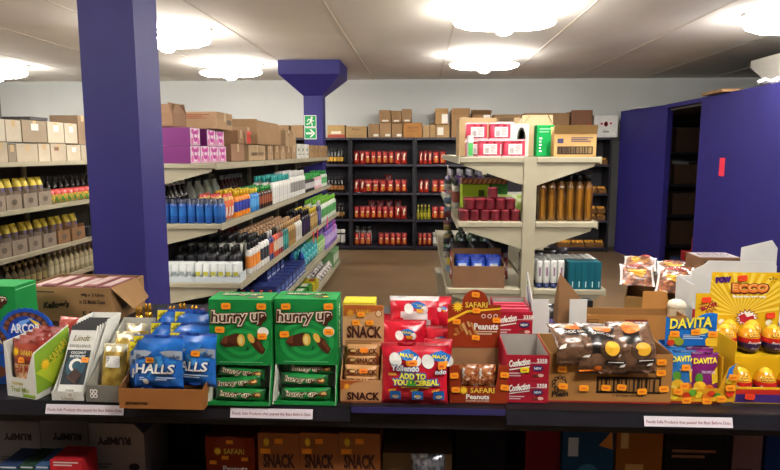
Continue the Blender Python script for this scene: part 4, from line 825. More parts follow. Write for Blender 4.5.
def open_box(m, x0, x1, y0, y1, hf, hb, hs, co, ci, t=.9, floor=True):
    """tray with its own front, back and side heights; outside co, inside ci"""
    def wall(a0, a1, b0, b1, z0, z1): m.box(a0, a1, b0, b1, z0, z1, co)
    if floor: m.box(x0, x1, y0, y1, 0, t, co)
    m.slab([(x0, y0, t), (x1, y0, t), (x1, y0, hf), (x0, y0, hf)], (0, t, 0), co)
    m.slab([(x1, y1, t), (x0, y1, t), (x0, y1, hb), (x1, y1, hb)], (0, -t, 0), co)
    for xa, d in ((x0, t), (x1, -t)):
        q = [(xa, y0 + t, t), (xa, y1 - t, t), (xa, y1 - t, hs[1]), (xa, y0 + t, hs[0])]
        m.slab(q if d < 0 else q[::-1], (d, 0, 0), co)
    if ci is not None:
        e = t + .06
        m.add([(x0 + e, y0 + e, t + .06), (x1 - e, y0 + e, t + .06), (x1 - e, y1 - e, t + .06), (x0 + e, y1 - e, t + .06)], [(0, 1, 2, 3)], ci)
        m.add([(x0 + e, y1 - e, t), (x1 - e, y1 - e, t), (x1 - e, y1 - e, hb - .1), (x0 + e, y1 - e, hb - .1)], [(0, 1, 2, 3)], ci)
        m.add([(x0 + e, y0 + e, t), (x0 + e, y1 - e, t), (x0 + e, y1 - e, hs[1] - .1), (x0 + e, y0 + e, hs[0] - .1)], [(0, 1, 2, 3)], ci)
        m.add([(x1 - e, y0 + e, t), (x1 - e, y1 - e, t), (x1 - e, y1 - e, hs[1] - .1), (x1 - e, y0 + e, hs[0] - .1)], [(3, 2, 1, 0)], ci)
    return m
def pk(name, m, S, loc, rot, label, cat, group=None):
    o = m.build(name, None, S); o.location = loc; o.rotation_euler = rot; return tag(o, label, cat, group)
def wl(it, x, y, z):
    """local product units -> world"""
    return it.root.matrix_basis @ Vector((x * it.S[0], y * it.S[1], z * it.S[2]))

# ------------------------------------------------------- blue cocoa displays
BLU, BRN, YEL, RED, WHT, KRK = ink('#1c4fae'), ink('#4a2415'), ink('#f2c62a'), ink('#c4161f'), ink('#f1efe8'), ink('#171417')
def cocoa(label, u, v, w, top, rz=0):
    t = It('chocolate_display', label, 'display box', u, v, rz=rz); h = v - top; hw = w / 2
    m = MB().box(-hw, hw, 0, 26, 0, h * .48, card('#1d4fa8')); f = front(); m.rect(f, -hw, hw, h * .02, h * .08, ink('#123a80'), 1); m.ell(f, -hw * .4, h * .22, hw * .3, h * .09, BRN, 1); m.ell(f, hw * .35, h * .2, hw * .34, h * .1, ink('#6b3a20'), 1)
    t.part('box', m, bevel=.0008)
    n = 28; sc = [(-hw - 1.5 + 0, h * .5)]; pts = [(hw * 1.02 * cos(pi * i / n) * (1 + .018 * (-1) ** i), h * .62 + (h * .38) * sin(pi * i / n) * (1 + .02 * (-1) ** i)) for i in range(n + 1)]
    poly = [(hw, h * .48)] + pts + [(-hw, h * .48)]
    m = MB().slab([(x, 0, z) for x, z in poly], (0, .8, 0), card('#1d4fa8')); f = front()
    m.ell(f, 0, h * .64, hw * .86, h * .3, BRN, 1, 24, t0=0, t1=pi); m.rect(f, -hw * .86, hw * .86, h * .5, h * .64, BRN, 1)
    for i in range(9): m.ell(f, hw * .78 * cos(pi * (i + .5) / 9), h * .64 + h * .26 * sin(pi * (i + .5) / 9), hw * .09, h * .035, ink('#7d4a2c'), 2, 10)
    m.ell(f, 0, h * .62, hw * .66, h * .26, ink('#153f98'), 3, 24, t0=0, t1=pi); m.rect(f, -hw * .66, hw * .66, h * .52, h * .62, ink('#153f98'), 3)
    m.poly(f, [(-hw * .6, h * .66), (-hw * .2, h * .8), (hw * .3, h * .86), (hw * .0, h * .76), (-hw * .3, h * .66)], ink('#6fa3e0'), 4); m.poly(f, [(hw * .1, h * .86), (hw * .48, h * .78), (hw * .66, h * .64), (hw * .4, h * .72)], YEL, 4)
    m.txt(f, 0, h * .69, hw * 1.1, h * .15, 'ARCOR', WHT, 6, bold=.03)
    t.part('header_card', m); return t
cocoa('blue chocolate display with domed header, standing behind the trail mix tray', 30, 372, 56, 309)
cocoa('blue chocolate display cut off by the frame edge beside the trail mix tray', -8, 384, 46, 322)

# ----------------------------------------------------------- trail mix tray
t = It('trail_mix_tray', 'white and green tray full of red brown trail mix bags at the counter end', 'display box', 22, 398, rz=-.26)
WC, GC = card('#d9d8d0'), ink('#7fa32c'); m = MB(); hw, D = 18.5, 46
m.box(-hw, hw, 0, D, 0, .8, WC)
m.slab([(-hw, 0, .8), (hw, 0, .8), (hw, 0, 46), (hw - 3, 0, 40), (hw - 11, 0, 19), (-hw + 8, 0, 19), (-hw + 3, 0, 46), (-hw, 0, 54)], (0, .8, 0), WC)
m.slab([(hw, D, .8), (-hw, D, .8), (-hw, D, 58), (hw, D, 58)], (0, -.8, 0), WC)
m.slab([(-hw + .8, .8, .8), (-hw + .8, D - .8, .8), (-hw + .8, D - .8, 58), (-hw + .8, .8, 54)], (-.8, 0, 0), WC); m.slab([(hw, .8, .8), (hw, D - .8, .8), (hw, D - .8, 62), (hw, .8, 46)], (-.8, 0, 0), WC)
f = front(); m.txt(f, -4, 14, 14, 3, 'SAFARI', ink('#c9b03a'), 2); m.txt(f, -1, 8, 24, 5, 'Trail Mix', ink('#8fa03a'), 2); m.rect(f, 2, hw - 1, .8, 4, GC, 1)
g = Fr((hw, 0, 0), UY, UZ); m.poly(g, [(1, 5), (D - 1, 9), (D - 1, 61), (1, 45)], GC, 1); m.poly(g, [(1, 26), (22, 8), (D - 1, 10), (D - 1, 38)], ink('#b4c832'), 2); m.star(g, 13, 31, 3.6, 6.5, 11, YEL, 3); m.txt(g, 30, 40, 24, 9, 'SAFARI', ink('#e6d23a'), 3, rot=.6)
t.part('tray', m)
TM = [film(x) for x in ('#8e2f22', '#a33a28', '#d9b28a', '#7a2a1d', '#c98a58')]
def tmcf(a, b):
    if b > .62: return TM[1] if b < .9 else TM[0]
    if abs(a) < .62 and .12 < b < .56: return TM[2] if (a * 4 + b * 9) % 1 < .7 else TM[4]
    return TM[3]
for i in range(5):
    m, f = pouch(34, 54, 8, tmcf, 12, 14, i, .03)
    m.star(f, -9, 42, 2.5, 5, 11, YEL, 3); m.txt(f, 4, 42, 15, 5, 'SAFARI', ink('#e8c544'), 3); m.txt(f, 0, 26, 24, 7, 'Trail Mix', ink('#a3402c'), 3)
    o = pk('trail_mix_bag', m, t.S, wl(t, 0, 5.2 + 8 * i, 1.2 + 1.2 * i), (-.08, 0, -.26), ('red brown trail mix bag with sun emblem in front of the white tray', 'second trail mix bag in the white tray, behind the front one', 'middle trail mix bag of five in the white tray', 'fourth trail mix bag in the white tray', 'rearmost trail mix bag in the white tray')[i], 'bag')
    if i == 0:
        q = It.__new__(It); q.root, q.S = o, t.S; q.stick(f, (0, 35), w=8, h=5.5)
m, f = pouch(30, 26, 16, lambda a, b: TM[0] if b < .5 else TM[1], 8, 8, 8, .08)
pk('trail_mix_bag', m, t.S, at_z(63, 356, ZC) + Vector((0, .03, .045)), (-.3, 0, -.2), 'crumpled red pouch lying on top at the back of the trail mix row', 'bag')

# ------------------------------------------------------ white chocolate bars
t = It('chocolate_bar_box', 'white slanted counter box of dark chocolate bars', 'display box', 68, 401, rz=-.015)
m = MB(); hw = 16.5
m.box(-hw, hw, 0, 46, 0, .8, WC); m.slab([(-hw, 0, .8), (hw, 0, .8), (hw, 0, 9), (-hw, 0, 9)], (0, .8, 0), WC)
for sx in (-1, 1): m.slab([(sx * hw, .8, .8), (sx * hw, 46, .8), (sx * hw, 84, 66), (sx * hw, 55, 66), (sx * hw, .8, 6)][::sx], (-sx * .8, 0, 0), WC)
m.slab([(hw, 46, .8), (-hw, 46, .8), (-hw, 84, 66), (hw, 84, 66)], (0, -.8, 0), WC)
f = front(); m.ell(f, 3, 6, 4, 3.2, ink('#e8e4da'), 2); m.ell(f, 3, 6, 2.6, 2, ink('#b9b4a8'), 3); m.txt(f, 0, 2.4, 12, 2.6, 'Lindt', ink('#8d8878'), 2)
t.part('box', m)
cb_ = MB(); W, Hh = 27, 71
cb_.box(-W / 2, W / 2, 0, 3.2, 0, Hh, card('#e9e7e0')); f = front()
cb_.rect(f, -W / 2 + 1, W / 2 - 1, 12, 46, ink('#12202a'), 1); cb_.ell(f, 0, 30, 10, 12, ink('#1d4a5c'), 2, 20); cb_.rect(f, -W / 2, W / 2, Hh - 5, Hh, KRK, 1)
cb_.txt(f, 0, 58, 18, 6, 'Lindt', ink('#8d7f58'), 2, shear=.3); cb_.txt(f, 0, 50, 22, 2.8, 'EXCELLENCE', ink('#7d776a'), 2); cb_.txt(f, 0, 43.2, 16, 2.4, 'COCONUT', WHT, 3); cb_.txt(f, 0, 39.6, 16, 2.4, 'INTENSE', WHT, 3)
cb_.ell(f, 0, 31, 7, 6.5, WHT, 3, 18, t0=.4, t1=4.4); cb_.ell(f, 1, 30.5, 4.6, 4.4, ink('#1d4a5c'), 4); cb_.poly(f, [(-6, 20), (4, 14), (9, 22), (0, 28)], ink('#3a1c12'), 5); cb_.poly(f, [(-6, 20), (4, 14), (4, 12.5), (-6, 18.5)], ink('#5d3220'), 5); cb_.txt(f, 0, 6, 9, 2.6, 'DARK', ink('#55504a'), 2)
cbm = cb_.mesh('chocolate_bar', t.S); LEAN = .53
for i in range(7):
    o = bpy.data.objects.new('chocolate_bar', cbm); COL.objects.link(o); o.location = wl(t, 0, 1.8 + 5.2 * i, 2.6); o.rotation_euler = (-LEAN, 0, -.015)
    tag(o, 'dark chocolate bar with a white curl design at the front of the slanted white box' if i == 0 else 'dark chocolate bar behind the front one, only the black top edge showing', 'chocolate bar', None if i == 0 else 'bars behind the front one')
    if i == 0:
        q = It.__new__(It); q.root, q.S = o, t.S; q.stick(front(), (9, 36), w=8, h=5)
# white divider card standing behind them
# ----------------------------------------------------------- gold bags tray
t = It('sweets_tray', 'grey tray of gold sweet bags with a round four circle logo', 'display box', 101.5, 402.5, rz=-.02)
GY = card('#77746c'); GW = card('#b5b2a8'); m = open_box(MB(), -15.8, 21, 0, 84, 16.5, 62, (16.5, 62), GY, GW); f = front()
for a, b in ((-9.2, 10.6), (-5.4, 10.6), (-9.2, 6.2), (-5.4, 6.2)): m.ell(f, a, b, 2.1, 2.3, WHT, 1); m.ell(f, a, b, 1.1, 1.2, ink('#77746c'), 2)
t.part('tray', m)
GOLD = [mat(x, .25, metal=.35, var=.15, scale=30, bump=.2) for x in ('#c9a94a', '#e0c673', '#a8842c', '#d8cfae')]
GO = mottle('#9a7a2c', '#cdae52', 45, .48, .12, .3, .3, .35, '#e6d8a0', .66)
gcf = lambda a, b: GOLD[3] if b > .86 else GO
for i, (x, y, z, rx, w, h, lb) in enumerate(((4, 14, 12, -.25, 27, 46, 'gold sweet bag with a white sticker, upright in the grey tray'), (-2, 6, 9, -1.2, 30, 22, 'gold sweet bag lying flat at the front of the grey tray'), (8, 30, 22, -.3, 27, 44, 'gold sweet bag standing behind the stickered one'), (-4, 36, 14, -.9, 27, 36, 'gold sweet bag leaning low in the grey tray'), (9, 54, 24, -.2, 26, 44, 'rearmost gold sweet bag in the grey tray'))):
    m, f = pouch(w, h, 9, gcf, 10, 12, 40 + i, .05)
    if i == 0: m.rect(f, -7, 8, h * .5, h * .74, WHT, 3, seg=3); m.lines(f, -5, 6, h * .55, h * .7, 3, ink('#8a8a86'), 4)
    pk('sweets_bag', m, t.S, wl(t, x, y, z - 6), (rx, 0, -.1), lb, 'bag')

# ---------------------------------------------------------- blue cough sweets
t = It('sweets_carton', 'brown cardboard tray holding blue cough sweet bags', 'display box', 161.5, 409.5, rz=0)
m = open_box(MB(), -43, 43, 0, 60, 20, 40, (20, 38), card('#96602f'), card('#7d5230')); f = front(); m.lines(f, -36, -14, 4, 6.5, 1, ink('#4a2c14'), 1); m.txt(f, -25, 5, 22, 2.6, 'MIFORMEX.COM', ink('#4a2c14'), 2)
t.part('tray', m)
HBL = mat('#2470cc', .28, spec=.6, var=.45, scale=22, bump=.15); HBD = film('#123f90'); HLB = mat('#3f93d8', .3, var=.2, scale=40); HSV = mat('#b4bfcc', .25, metal=.2, var=.2, scale=40)
def hcf(a, b): return HBD if b > .94 or b < .03 else HBL
HL = ['front blue cough sweet bag with yellow corner in the brown tray', 'blue cough sweet bag beside the front one, partly covered', 'blue cough sweet bag in the second row with orange sticker near its top', 'blue cough sweet bag in the second row behind the front bag', 'blue cough sweet bag at the back of the brown tray', 'blue cough sweet bag lying over the second row, yellow corner up', 'lowest blue cough sweet bag, tucked behind the front two']
for i, (x, y, z, rx, rz, st) in enumerate(((-4, 6, 20, -.1, .0, (-6, 29)), (27, 15, 20, -.12, -.1, (6, 33)), (21, 30, 38, -.22, -.03, (2, 38)), (-2, 38, 36, -.22, .05, None), (20, 44, 46, -.22, -.05, None), (0, 52, 46, -.22, .08, None), (-16, 20, 22, -.15, .04, None))):
    w, h = (52, 52); m, f = pouch(w, h, 11 if i < 2 else 8, hcf, 18, 18, 60 + i, .03)
    for a0 in range(12): m.poly(f, [(1 + 3 * cos(a0 * .524), 27 + 3 * sin(a0 * .524)), (1 + 19 * cos(a0 * .524 - .07), 27 + 17 * sin(a0 * .524 - .07)), (1 + 19 * cos(a0 * .524 + .07), 27 + 17 * sin(a0 * .524 + .07))], HLB, 1)
    m.ell(f, 1, 27, 6, 6, HLB, 2); m.poly(f, [(-25, 37), (-25, 28), (-8, 33), (-4, 37), (-12, 38)], HSV, 2); m.poly(f, [(25, 37), (25, 28), (8, 33), (4, 37), (12, 38)], HSV, 2); m.poly(f, [(-25.3, 51), (-25.3, 40), (-14, 51)], ink('#e6d52a'), 2)
    m.txt(f, -1, 20, 42, 10, 'HALLS', ink('#1b3f86'), 2, bold=.06, shear=.15); m.txt(f, -1.6, 20.4, 41, 9.4, 'HALLS', WHT, 4, bold=.03, shear=.15)
    m.lines(f, -18, 19, 8, 12, 2, ink('#c9dcf0'), 3); m.txt(f, -17, 32, 10, 4, 'Blue', ink('#2c3f66'), 3, shear=.2); m.txt(f, 18, 32, 10, 4, 'Blue', ink('#2c3f66'), 3, shear=.2); m.txt(f, -20, 47, 8, 3, 'NEW', ink('#3a3a1c'), 3, rot=.6); m.ell(f, -11, 8, 3, 3, WHT, 3)
    o = pk('cough_sweet_bag', m, t.S, wl(t, x, y, z - 1.5 if i < 2 else z - 14), (rx, 0, rz - .03), HL[i], 'bag')
    if st: q = It.__new__(It); q.root, q.S = o, t.S; q.stick(f, st, w=8.5, h=5.5)
# gold foil twists behind the cough sweets
for i, (u, v, lb) in enumerate(((141, 347, 'first from the grey tray'), (150, 344, 'second from the grey tray'), (174, 347, 'third, standing behind the blue bags'), (184, 344, 'fourth, with upright ears'), (196, 346, 'last, next to the green dispensers'))):
    t = It('foil_sweet', 'gold foil wrapped figure, ' + lb, 'sweet', u, v); G = mat('#b8892a', .22, metal=.8, var=.2, scale=40, bump=.3)
    t.part('foil_body', MB().lathe([(3.4, 0), (5, 3), (5.2, 12), (4, 20), (3.4, 25), (4, 29), (2.6, 32)], G, n=12, sy=.8)); 
    for s_ in (-1, 1): t.part('ear', MB().lathe([(1, 0), (1.7, 4), (1.2, 8), (.3, 9.5)], G, c=(s_ * 1.9, 0, 31), n=8))

# --------------------------------------------------------- green dispensers
GRN, GRD, GRL = card('#15803a'), ink('#0f6630'), ink('#1f9a48')
CRM, CHO = ink('#f0e0c4'), ink('#4a2313')
def hurry_text(m, f, a, b, w, h, k=2, rot=0):
    m.txt(f, a, b, w * 1.05, h * 1.28, 'hurry up', CHO, k, bold=.13, shear=.12, rot=rot, bend=.06); m.txt(f, a, b, w * 1.02, h * 1.16, 'hurry up', ink('#f3e6cc'), k + 1, bold=.085, shear=.12, rot=rot, bend=.06); m.txt(f, a, b, w, h, 'hurry up', CHO, k + 2, bold=.015, shear=.12, rot=rot, bend=.06)
def wrapper(w=50, h=11, seed=0):
    m, f = pouch(w, h, 8, lambda a, b: film('#147a36') if abs(a) < .9 else film('#0c5a26'), 12, 6, seed, .01, seal=.02); f.step = .08
    hurry_text(m, f, -4, h * .5, w * .62, h * .5, 2); m.ell(f, w * .34, h * .52, 4.5, 2.6, ink('#6b3a1c'), 2); m.ell(f, w * .36, h * .55, 2.6, 1.5, ink('#d9a860'), 3)
    return m
def dispenser(label, u, v, rz, stk, bars, first):
    t = It('chocolate_dispenser', label, 'display box', u, v, rz=rz); hw, D, z0, z1 = 30.8, 33, 35, 99
    m = MB().box(-hw, hw, 0, D, z0, z1, GRN); f = front()
    for rr, c in ((27, GRL), (22, GRN), (17, GRL), (12, GRN)): m.ell(f, 1, 58, rr, rr * .78, ink('#15803a') if c is GRN else c, 1 if rr > 25 else 2 if rr > 20 else 3 if rr > 15 else 4, 28)
    hurry_text(m, f, -1, 82, 55, 14, 5, rot=.05)
    m.poly(f, [(-20, 57), (-16, 63), (-3, 67), (2, 65), (4, 59), (-1, 54), (-15, 53)], CHO, 5); m.poly(f, [(-20, 57), (-16, 63), (-12, 64), (-13, 56)], ink('#6d3a20'), 6); m.ell(f, 1, 60, 4, 6, ink('#e0b24a'), 6); m.ell(f, .5, 60, 2.2, 4, ink('#f0d68a'), 7)
    m.poly(f, [(12, 65), (18, 61), (25, 51), (22, 46), (15, 51), (9, 59)], CHO, 5); m.ell(f, 11, 62, 3, 5, ink('#e0b24a'), 6, rot=.5); m.poly(f, [(16, 57), (22, 49), (24, 51), (18, 60)], ink('#6d3a20'), 6)
    m.poly(f, [(7, 55), (5, 49), (9, 51)], ink('#0c5527'), 5); m.ell(f, 23, 68, 5.6, 5, WHT, 5); m.lines(f, -22, 22, 37, 38.4, 1, ink('#6fbf86'), 2)
    tp = Fr((0, 0, z1), UX, UY); hurry_text(m, tp, -2, D * .62, 40, 8, 2); m.ell(tp, 14, D * .25, 8, 3, CHO, 2); m.ell(tp, 19, D * .27, 3, 2.4, ink('#e0b24a'), 3)
    sd = Fr((hw, 0, 0), UY, UZ); m.txt(sd, D / 2, 70, 44, 9, 'hurry up', CRM, 2, rot=pi / 2)
    t.part('carton_body', m, bevel=.0008)
    m = MB().box(-hw, hw, -13, D, 0, .8, GRN); IN = card('#d5d4c6')
    for sx in (-1, 1): m.slab([(sx * (hw + .7), -15, .8), (sx * hw, D, .8), (sx * hw, D, z0), (sx * hw, 0, z0)][::sx], (-sx * .8, 0, 0), GRN if sx > 0 else IN); m.slab([(sx * (hw - .2), -15, .8), (sx * (hw - .9), D, .8), (sx * (hw - .9), D, z0), (sx * (hw - .9), 0, z0)][::sx], (-sx * .3, 0, 0), IN)
    m.box(-hw, hw, D - .8, D, .8, z0, IN); m.box(-hw, hw, -14, -13.2, 0, 3.5, GRN); t.part('dispensing_tray', m)
    f = front(); t.stick(f, *stk)
    for i, (bx, by, bz, r_) in enumerate(bars):
        m = wrapper(49 if i else 51, 11.5, 70 + i); o = m.build('chocolate_bar_pack', None, t.S); o.location = wl(t, bx, by, bz); o.rotation_euler = (-.15, r_, rz)
        tag(o, 'green wrapped chocolate bar, %s in the opening of the %s green dispenser' % (('lowest', 'second from the bottom', 'third up', 'topmost')[i], 'first' if first else 'second'), 'chocolate bar')
        q = MB().box(-2.5, 2.5, -.2, .2, -.2, .2, film('#1c9a48'))
dispenser('green chocolate bar dispenser beside the blue sweet bags', 242.5, 400.5, 0, ((-13, 93), (22, 93), (-20, 70), (22, 64)), ((-1, -5, 2, .03), (-4, -1, 12, -.08), (-2, 4, 21, .1)), True)
dispenser('green chocolate bar dispenser next to the brown snack display', 307, 400, 0, ((-19, 92), (23, 92.5), (-21, 65), (23, 68)), ((0, -5, 2, -.02), (-3, 2, 13.5, .04), (3, 7, 23, .0)), False)
t = It('chocolate_dispenser', 'green carton at the frame edge standing behind the blue displays', 'display box', 2, 337); m = MB().box(-46, 17, 0, 34, 0, 50, GRN); f = front(); hurry_text(m, f, -18, 36, 52, 12, 2); m.rect(Fr((17, 0, 0), UY, UZ), 1, 33, 46, 47, ink('#6fbf86'), 1); t.part('carton_body', m, bevel=.0008)

# ------------------------------------------------------------- brown snack
SN1, SN2, SN3 = '#b8824f', '#8a4a22', '#d0a277'
def snack(label, u, v, z=None, bars=True, ks=1.0, name='snack_display'):
    t = It(name, label, 'display box', u, v, z=z); hw, D = 20.5, 40
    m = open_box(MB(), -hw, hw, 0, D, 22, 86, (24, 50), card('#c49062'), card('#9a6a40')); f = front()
    m.poly(f, [(-hw, 22), (-hw, 12), (-6, 20), (4, 22)], ink('#a8561e'), 1); m.rect(f, -hw, hw, 0, 1.6, ink(SN2), 1); m.txt(f, 2.5, 6.6, 33, 8, 'SNACK', ink('#3f1c10'), 2, bold=.04); m.star(f, -14, 16, 2.2, 4, 11, ink('#d8922a'), 2)
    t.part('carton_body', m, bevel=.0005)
    m = MB().slab([(-hw, D * .55, 50), (hw, D * .55, 50), (hw, D * .55 + 8, 89), (-hw, D * .55 + 8, 89)], (0, .8, 0), card('#c8986a')); f = Fr((0, D * .55, 50), UX, Vector((0, 8, 39)) / 39)
    m.poly(f, [(-hw, 39), (-hw, 28), (-4, 31), (hw, 34), (hw, 39)], ink('#a8561e'), 1); m.star(f, -13, 31, 2.4, 4.5, 11, ink('#d8922a'), 3); m.txt(f, 0, 32.5, 14, 4, 'SAFARI', ink('#e0a83a'), 3); m.ell(f, 16, 31, 3.6, 3.6, ink('#8a4a22'), 2); m.ell(f, 16, 31, 2.8, 2.8, ink('#d8b48a'), 3)
    m.txt(f, 1.5, 13, 36, 11.5, 'SNACK', ink('#3f1c10'), 3, bold=.04); m.lines(f, -18, 18, 1, 5, 2, ink('#9a6838'), 2)
    t.part('header_card', m); t.stick(f, (-2, 30), (-7, 22), (7, 22), w=8, h=5)
    if bars:
        for i, (y, zz) in enumerate(((6, 22), (7, 31), (14, 40), (15, 49))):
            mm, ff = pouch(36, 12, 9, lambda a, b: film('#c9945f') if abs(a) < .85 else film('#a8743f'), 12, 6, 90 + i, .012, seal=.02); ff.step = .08
            mm.txt(ff, 5, 6, 20, 5, 'SNACK', ink('#4a2010'), 2, bold=.03); mm.ell(ff, -10, 6, 5, 2.6, ink('#6b3418'), 2); mm.ell(ff, -9, 6.5, 3, 1.3, ink('#d8b878'), 3); mm.poly(ff, [(-16, 2), (-4, 2), (-12, 4.5)], ink('#b5632e'), 2)
            o = pk('snack_bar', mm, t.S, wl(t, rnd.uniform(-.6, .6), y, zz - 8), (-.12, rnd.uniform(-.03, .03), 0), 'tan wrapped snack bar, %s in the brown snack display' % ('lowest', 'second up', 'third up', 'topmost')[i], 'snack bar')
            if i in (1, 3): q = It.__new__(It); q.root, q.S = o, t.S; q.stick(ff, (2, 7), w=8, h=4.6, col='#ff8f1c')
    return t
snack('brown snack bar display with open front beside red cereal bags', 361, 403)
t = It('yellow_carton', 'yellow carton lying flat behind the brown snack display', 'box', 358, 345); m = MB().box(-15, 17, 0, 26, 0, 42, card('#c9b82a')); f = front(); m.rect(f, -13, 15, 34, 40, ink('#e3dc8a'), 1); m.lines(f, -11, 10, 35, 39, 2, ink('#7d8a2a'), 2); t.part('carton_body', m, bevel=.0005)

# -------------------------------------------------------- red cereal bags
CR = [film(x) for x in ('#c01428', '#d8182e', '#a00e20', '#e0dedc')]
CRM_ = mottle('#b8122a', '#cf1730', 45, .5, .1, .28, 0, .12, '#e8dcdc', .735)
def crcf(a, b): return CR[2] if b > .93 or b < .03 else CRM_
def cereal_bag(w, h, t_, seed, full, white=False):
    cf = crcf if not white else (lambda a, b: CR[3] if b > .86 or (abs(a - .15 + b * .5) < .55 and b < .42) else CRM_)
    m, f = pouch(w, h, t_, cf, 18, 18, seed, .02)
    k = w / 68; B2 = ink('#1f6fc0'); Y2 = ink('#e6dc3a'); GRY = ink('#dfe3e8')
    for (cx, cy) in (((-8, h * .80), (24, h * .78)) if full else ((4, h * .62),)):
        m.ell(f, cx * k - 11 * k, cy - 3 * k, 6 * k, 7 * k, WHT, 2, rot=.5); m.ell(f, cx * k + 10 * k, cy - 4 * k, 4.5 * k, 5 * k, WHT, 2)
        m.poly(f, [(cx * k - 9 * k, cy + 4 * k), (cx * k + 2 * k, cy + 7 * k), (cx * k + 12 * k, cy + 2 * k), (cx * k + 9 * k, cy - 6 * k), (cx * k - 4 * k, cy - 2 * k)], B2, 3); m.txt(f, cx * k, cy + 1.5 * k, 13 * k, 3.4 * k, 'MAXI', Y2, 4, rot=-.12); m.poly(f, [(cx * k - 1 * k, cy - 3 * k), (cx * k + 9 * k, cy - 3 * k), (cx * k + 8 * k, cy - 8 * k), (cx * k, cy - 8 * k)], ink('#e8a020'), 4)
    if full:
        m.txt(f, -9.5, h * .625, 29, 7, 'Yollendo', ink('#23409a'), 4, bold=.09, bend=.03); m.txt(f, -9.5, h * .625, 28, 6, 'Yollendo', WHT, 5, bold=.03, bend=.03); m.txt(f, 26, h * .565, 12, 5.5, 'ndo', ink('#23409a'), 4, bold=.09); m.txt(f, 26, h * .565, 11, 5, 'ndo', WHT, 5, bold=.03)
        for tx, a, b, w_ in (('ADD TO', -2, h * .505, 26), ('YOUR CEREAL', 1, h * .40, 46)):
            m.txt(f, a, b, w_ + 2.6, 7.6, tx, ink('#2a5fa8'), 6, bold=.14); m.txt(f, a, b, w_, 5.8, tx, Y2, 7, bold=.05)
        m.rect(f, -26, -18, h * .5, h * .54, ink('#c9a03a'), 6); m.poly(f, [(-8, h * .35), (2, h * .35), (0, h * .44), (-3, h * .46), (-6, h * .44)], ink('#3fa03a'), 8); m.lines(f, -13, 14, h * .29, h * .325, 1, ink('#c9a83a'), 4)
        for a in (-19, 3, 24):
            m.rect(f, a - 5.5, a + 5.5, h * .1, h * .25, B2, 4); m.ell(f, a, h * .165, 3.6, 2.6, WHT, 5, t0=pi, t1=2 * pi); m.ell(f, a, h * .17, 3, 1, ink('#d8b25a'), 6); m.txt(f, a - 3, h * .265, 8, 2, 'STEP', Y2, 5, rot=.2)
    return m, f
base = It('unused', 'x', 'x', 414, 403.5); P0, S0 = base.p, base.S; bpy.data.objects.remove(base.root)
def cpos(u, v, y): q = at_y(u, v, y); return q
CB = (('large red cereal topping bag standing in front of the pile', 68, 60, 16, True, False, 414.5, 404, 1.487, -.06, 0), ('red cereal bag in the pile, lower one toward the snack display', 44, 30, 15, False, False, 404, 373, 1.60, -.12, .03), ('red cereal bag in the pile, lower one toward the peanut box', 28, 46, 14, False, False, 438, 386, 1.575, -.12, -.05),
      ('red cereal bag in the middle of the pile toward the snack display', 45, 32, 14, False, False, 404, 353, 1.70, -.15, .02), ('red cereal bag in the middle of the pile toward the peanut box', 28, 30, 13, False, False, 439, 357, 1.70, -.1, .04), ('red cereal bag with white back lying open across the top of the pile', 50, 27, 11, False, True, 414, 324.5, 1.78, -.3, -.02),
      ('red cereal bag at the top of the pile by the peanut header', 22, 30, 12, False, False, 441, 328, 1.80, -.2, .1), ('red cereal bag sticking out behind the pile by the snack display', 28, 30, 12, False, False, 391, 345, 1.84, -.15, -.1))
for i, (lb, w, h, t_, full, wh, u, v, y, rx, rz) in enumerate(CB):
    m, f = cereal_bag(w, h, t_, 120 + i, full, wh); kk = y / 1.5; q = at_y(u, v, y)
    o = m.build('cereal_topping_bag', None, (S0[0] * kk, S0[1] * kk, S0[2] * kk)); o.location = (q.x, q.y, max(q.z, ZC + .001)); o.rotation_euler = (rx, 0, rz); tag(o, lb, 'bag')
    q2 = It.__new__(It); q2.root, q2.S = o, (S0[0] * kk, S0[1] * kk, S0[2] * kk)
    if i in (0, 2, 4): q2.stick(f, ((-2, h * .71), (3, h * .5), (4, h * .45))[(0, 2, 4).index(i)], w=9, h=5.4, col='#ff9a1c')
    if i == 0: q2.stick(f, (27, h * .66), w=8, h=6, col='#ff9a1c')
# hidden carton that carries the upper bags
t = It('cereal_carton', 'brown carton under the upper red cereal bags', 'box', 417, 378); t.part('carton_body', open_box(MB(), -34, 34, 26, 92, 22, 26, (22, 26), card('#8a6540'), card('#7d5a3a')))

# ------------------------------------------------------------- peanuts box
t = It('peanut_box', 'dark orange peanut packet box with arched header and window front', 'display box', 478.5, 404); hw, D = 28.5, 66; PO, PI_ = card('#8f2f10'), card('#9a7350')
m = MB().box(-hw, hw, 0, D, 0, .8, PO)
m.slab([(-hw, 0, .8), (hw, 0, .8), (hw, 0, 38), (19.5, 0, 38), (17, 0, 17), (-17.5, 0, 17), (-20, 0, 38), (-hw, 0, 38)], (0, .8, 0), PO)
for sx in (-1, 1): m.slab([(sx * hw, .8, .8), (sx * hw, D, .8), (sx * hw, D, 40), (sx * hw, .8, 38)][::sx], (-sx * .8, 0, 0), PO); m.slab([(sx * (hw - .9), .9, .9), (sx * (hw - .9), D, .9), (sx * (hw - .9), D, 39.8), (sx * (hw - .9), .9, 37.8)][::sx], (-sx * .2, 0, 0), PI_)
m.box(-hw, hw, D - .8, D, .8, 36, PI_)
f = front(); m.star(f, -15, 13.2, 2.6, 4.6, 12, YEL, 2); m.txt(f, 3.5, 13.4, 24, 5.2, 'SAFARI', ink('#e8c544'), 2); m.txt(f, -1, 7, 23, 5, 'Peanuts', WHT, 2, bold=.03); m.txt(f, -1, 2.8, 23, 1.7, 'ROASTED FLAVOURED', ink('#e0c8b0'), 2); m.poly(f, [(-hw, 6), (-hw, .5), (hw, .5), (hw, 3)], ink('#8a2f10'), 1)
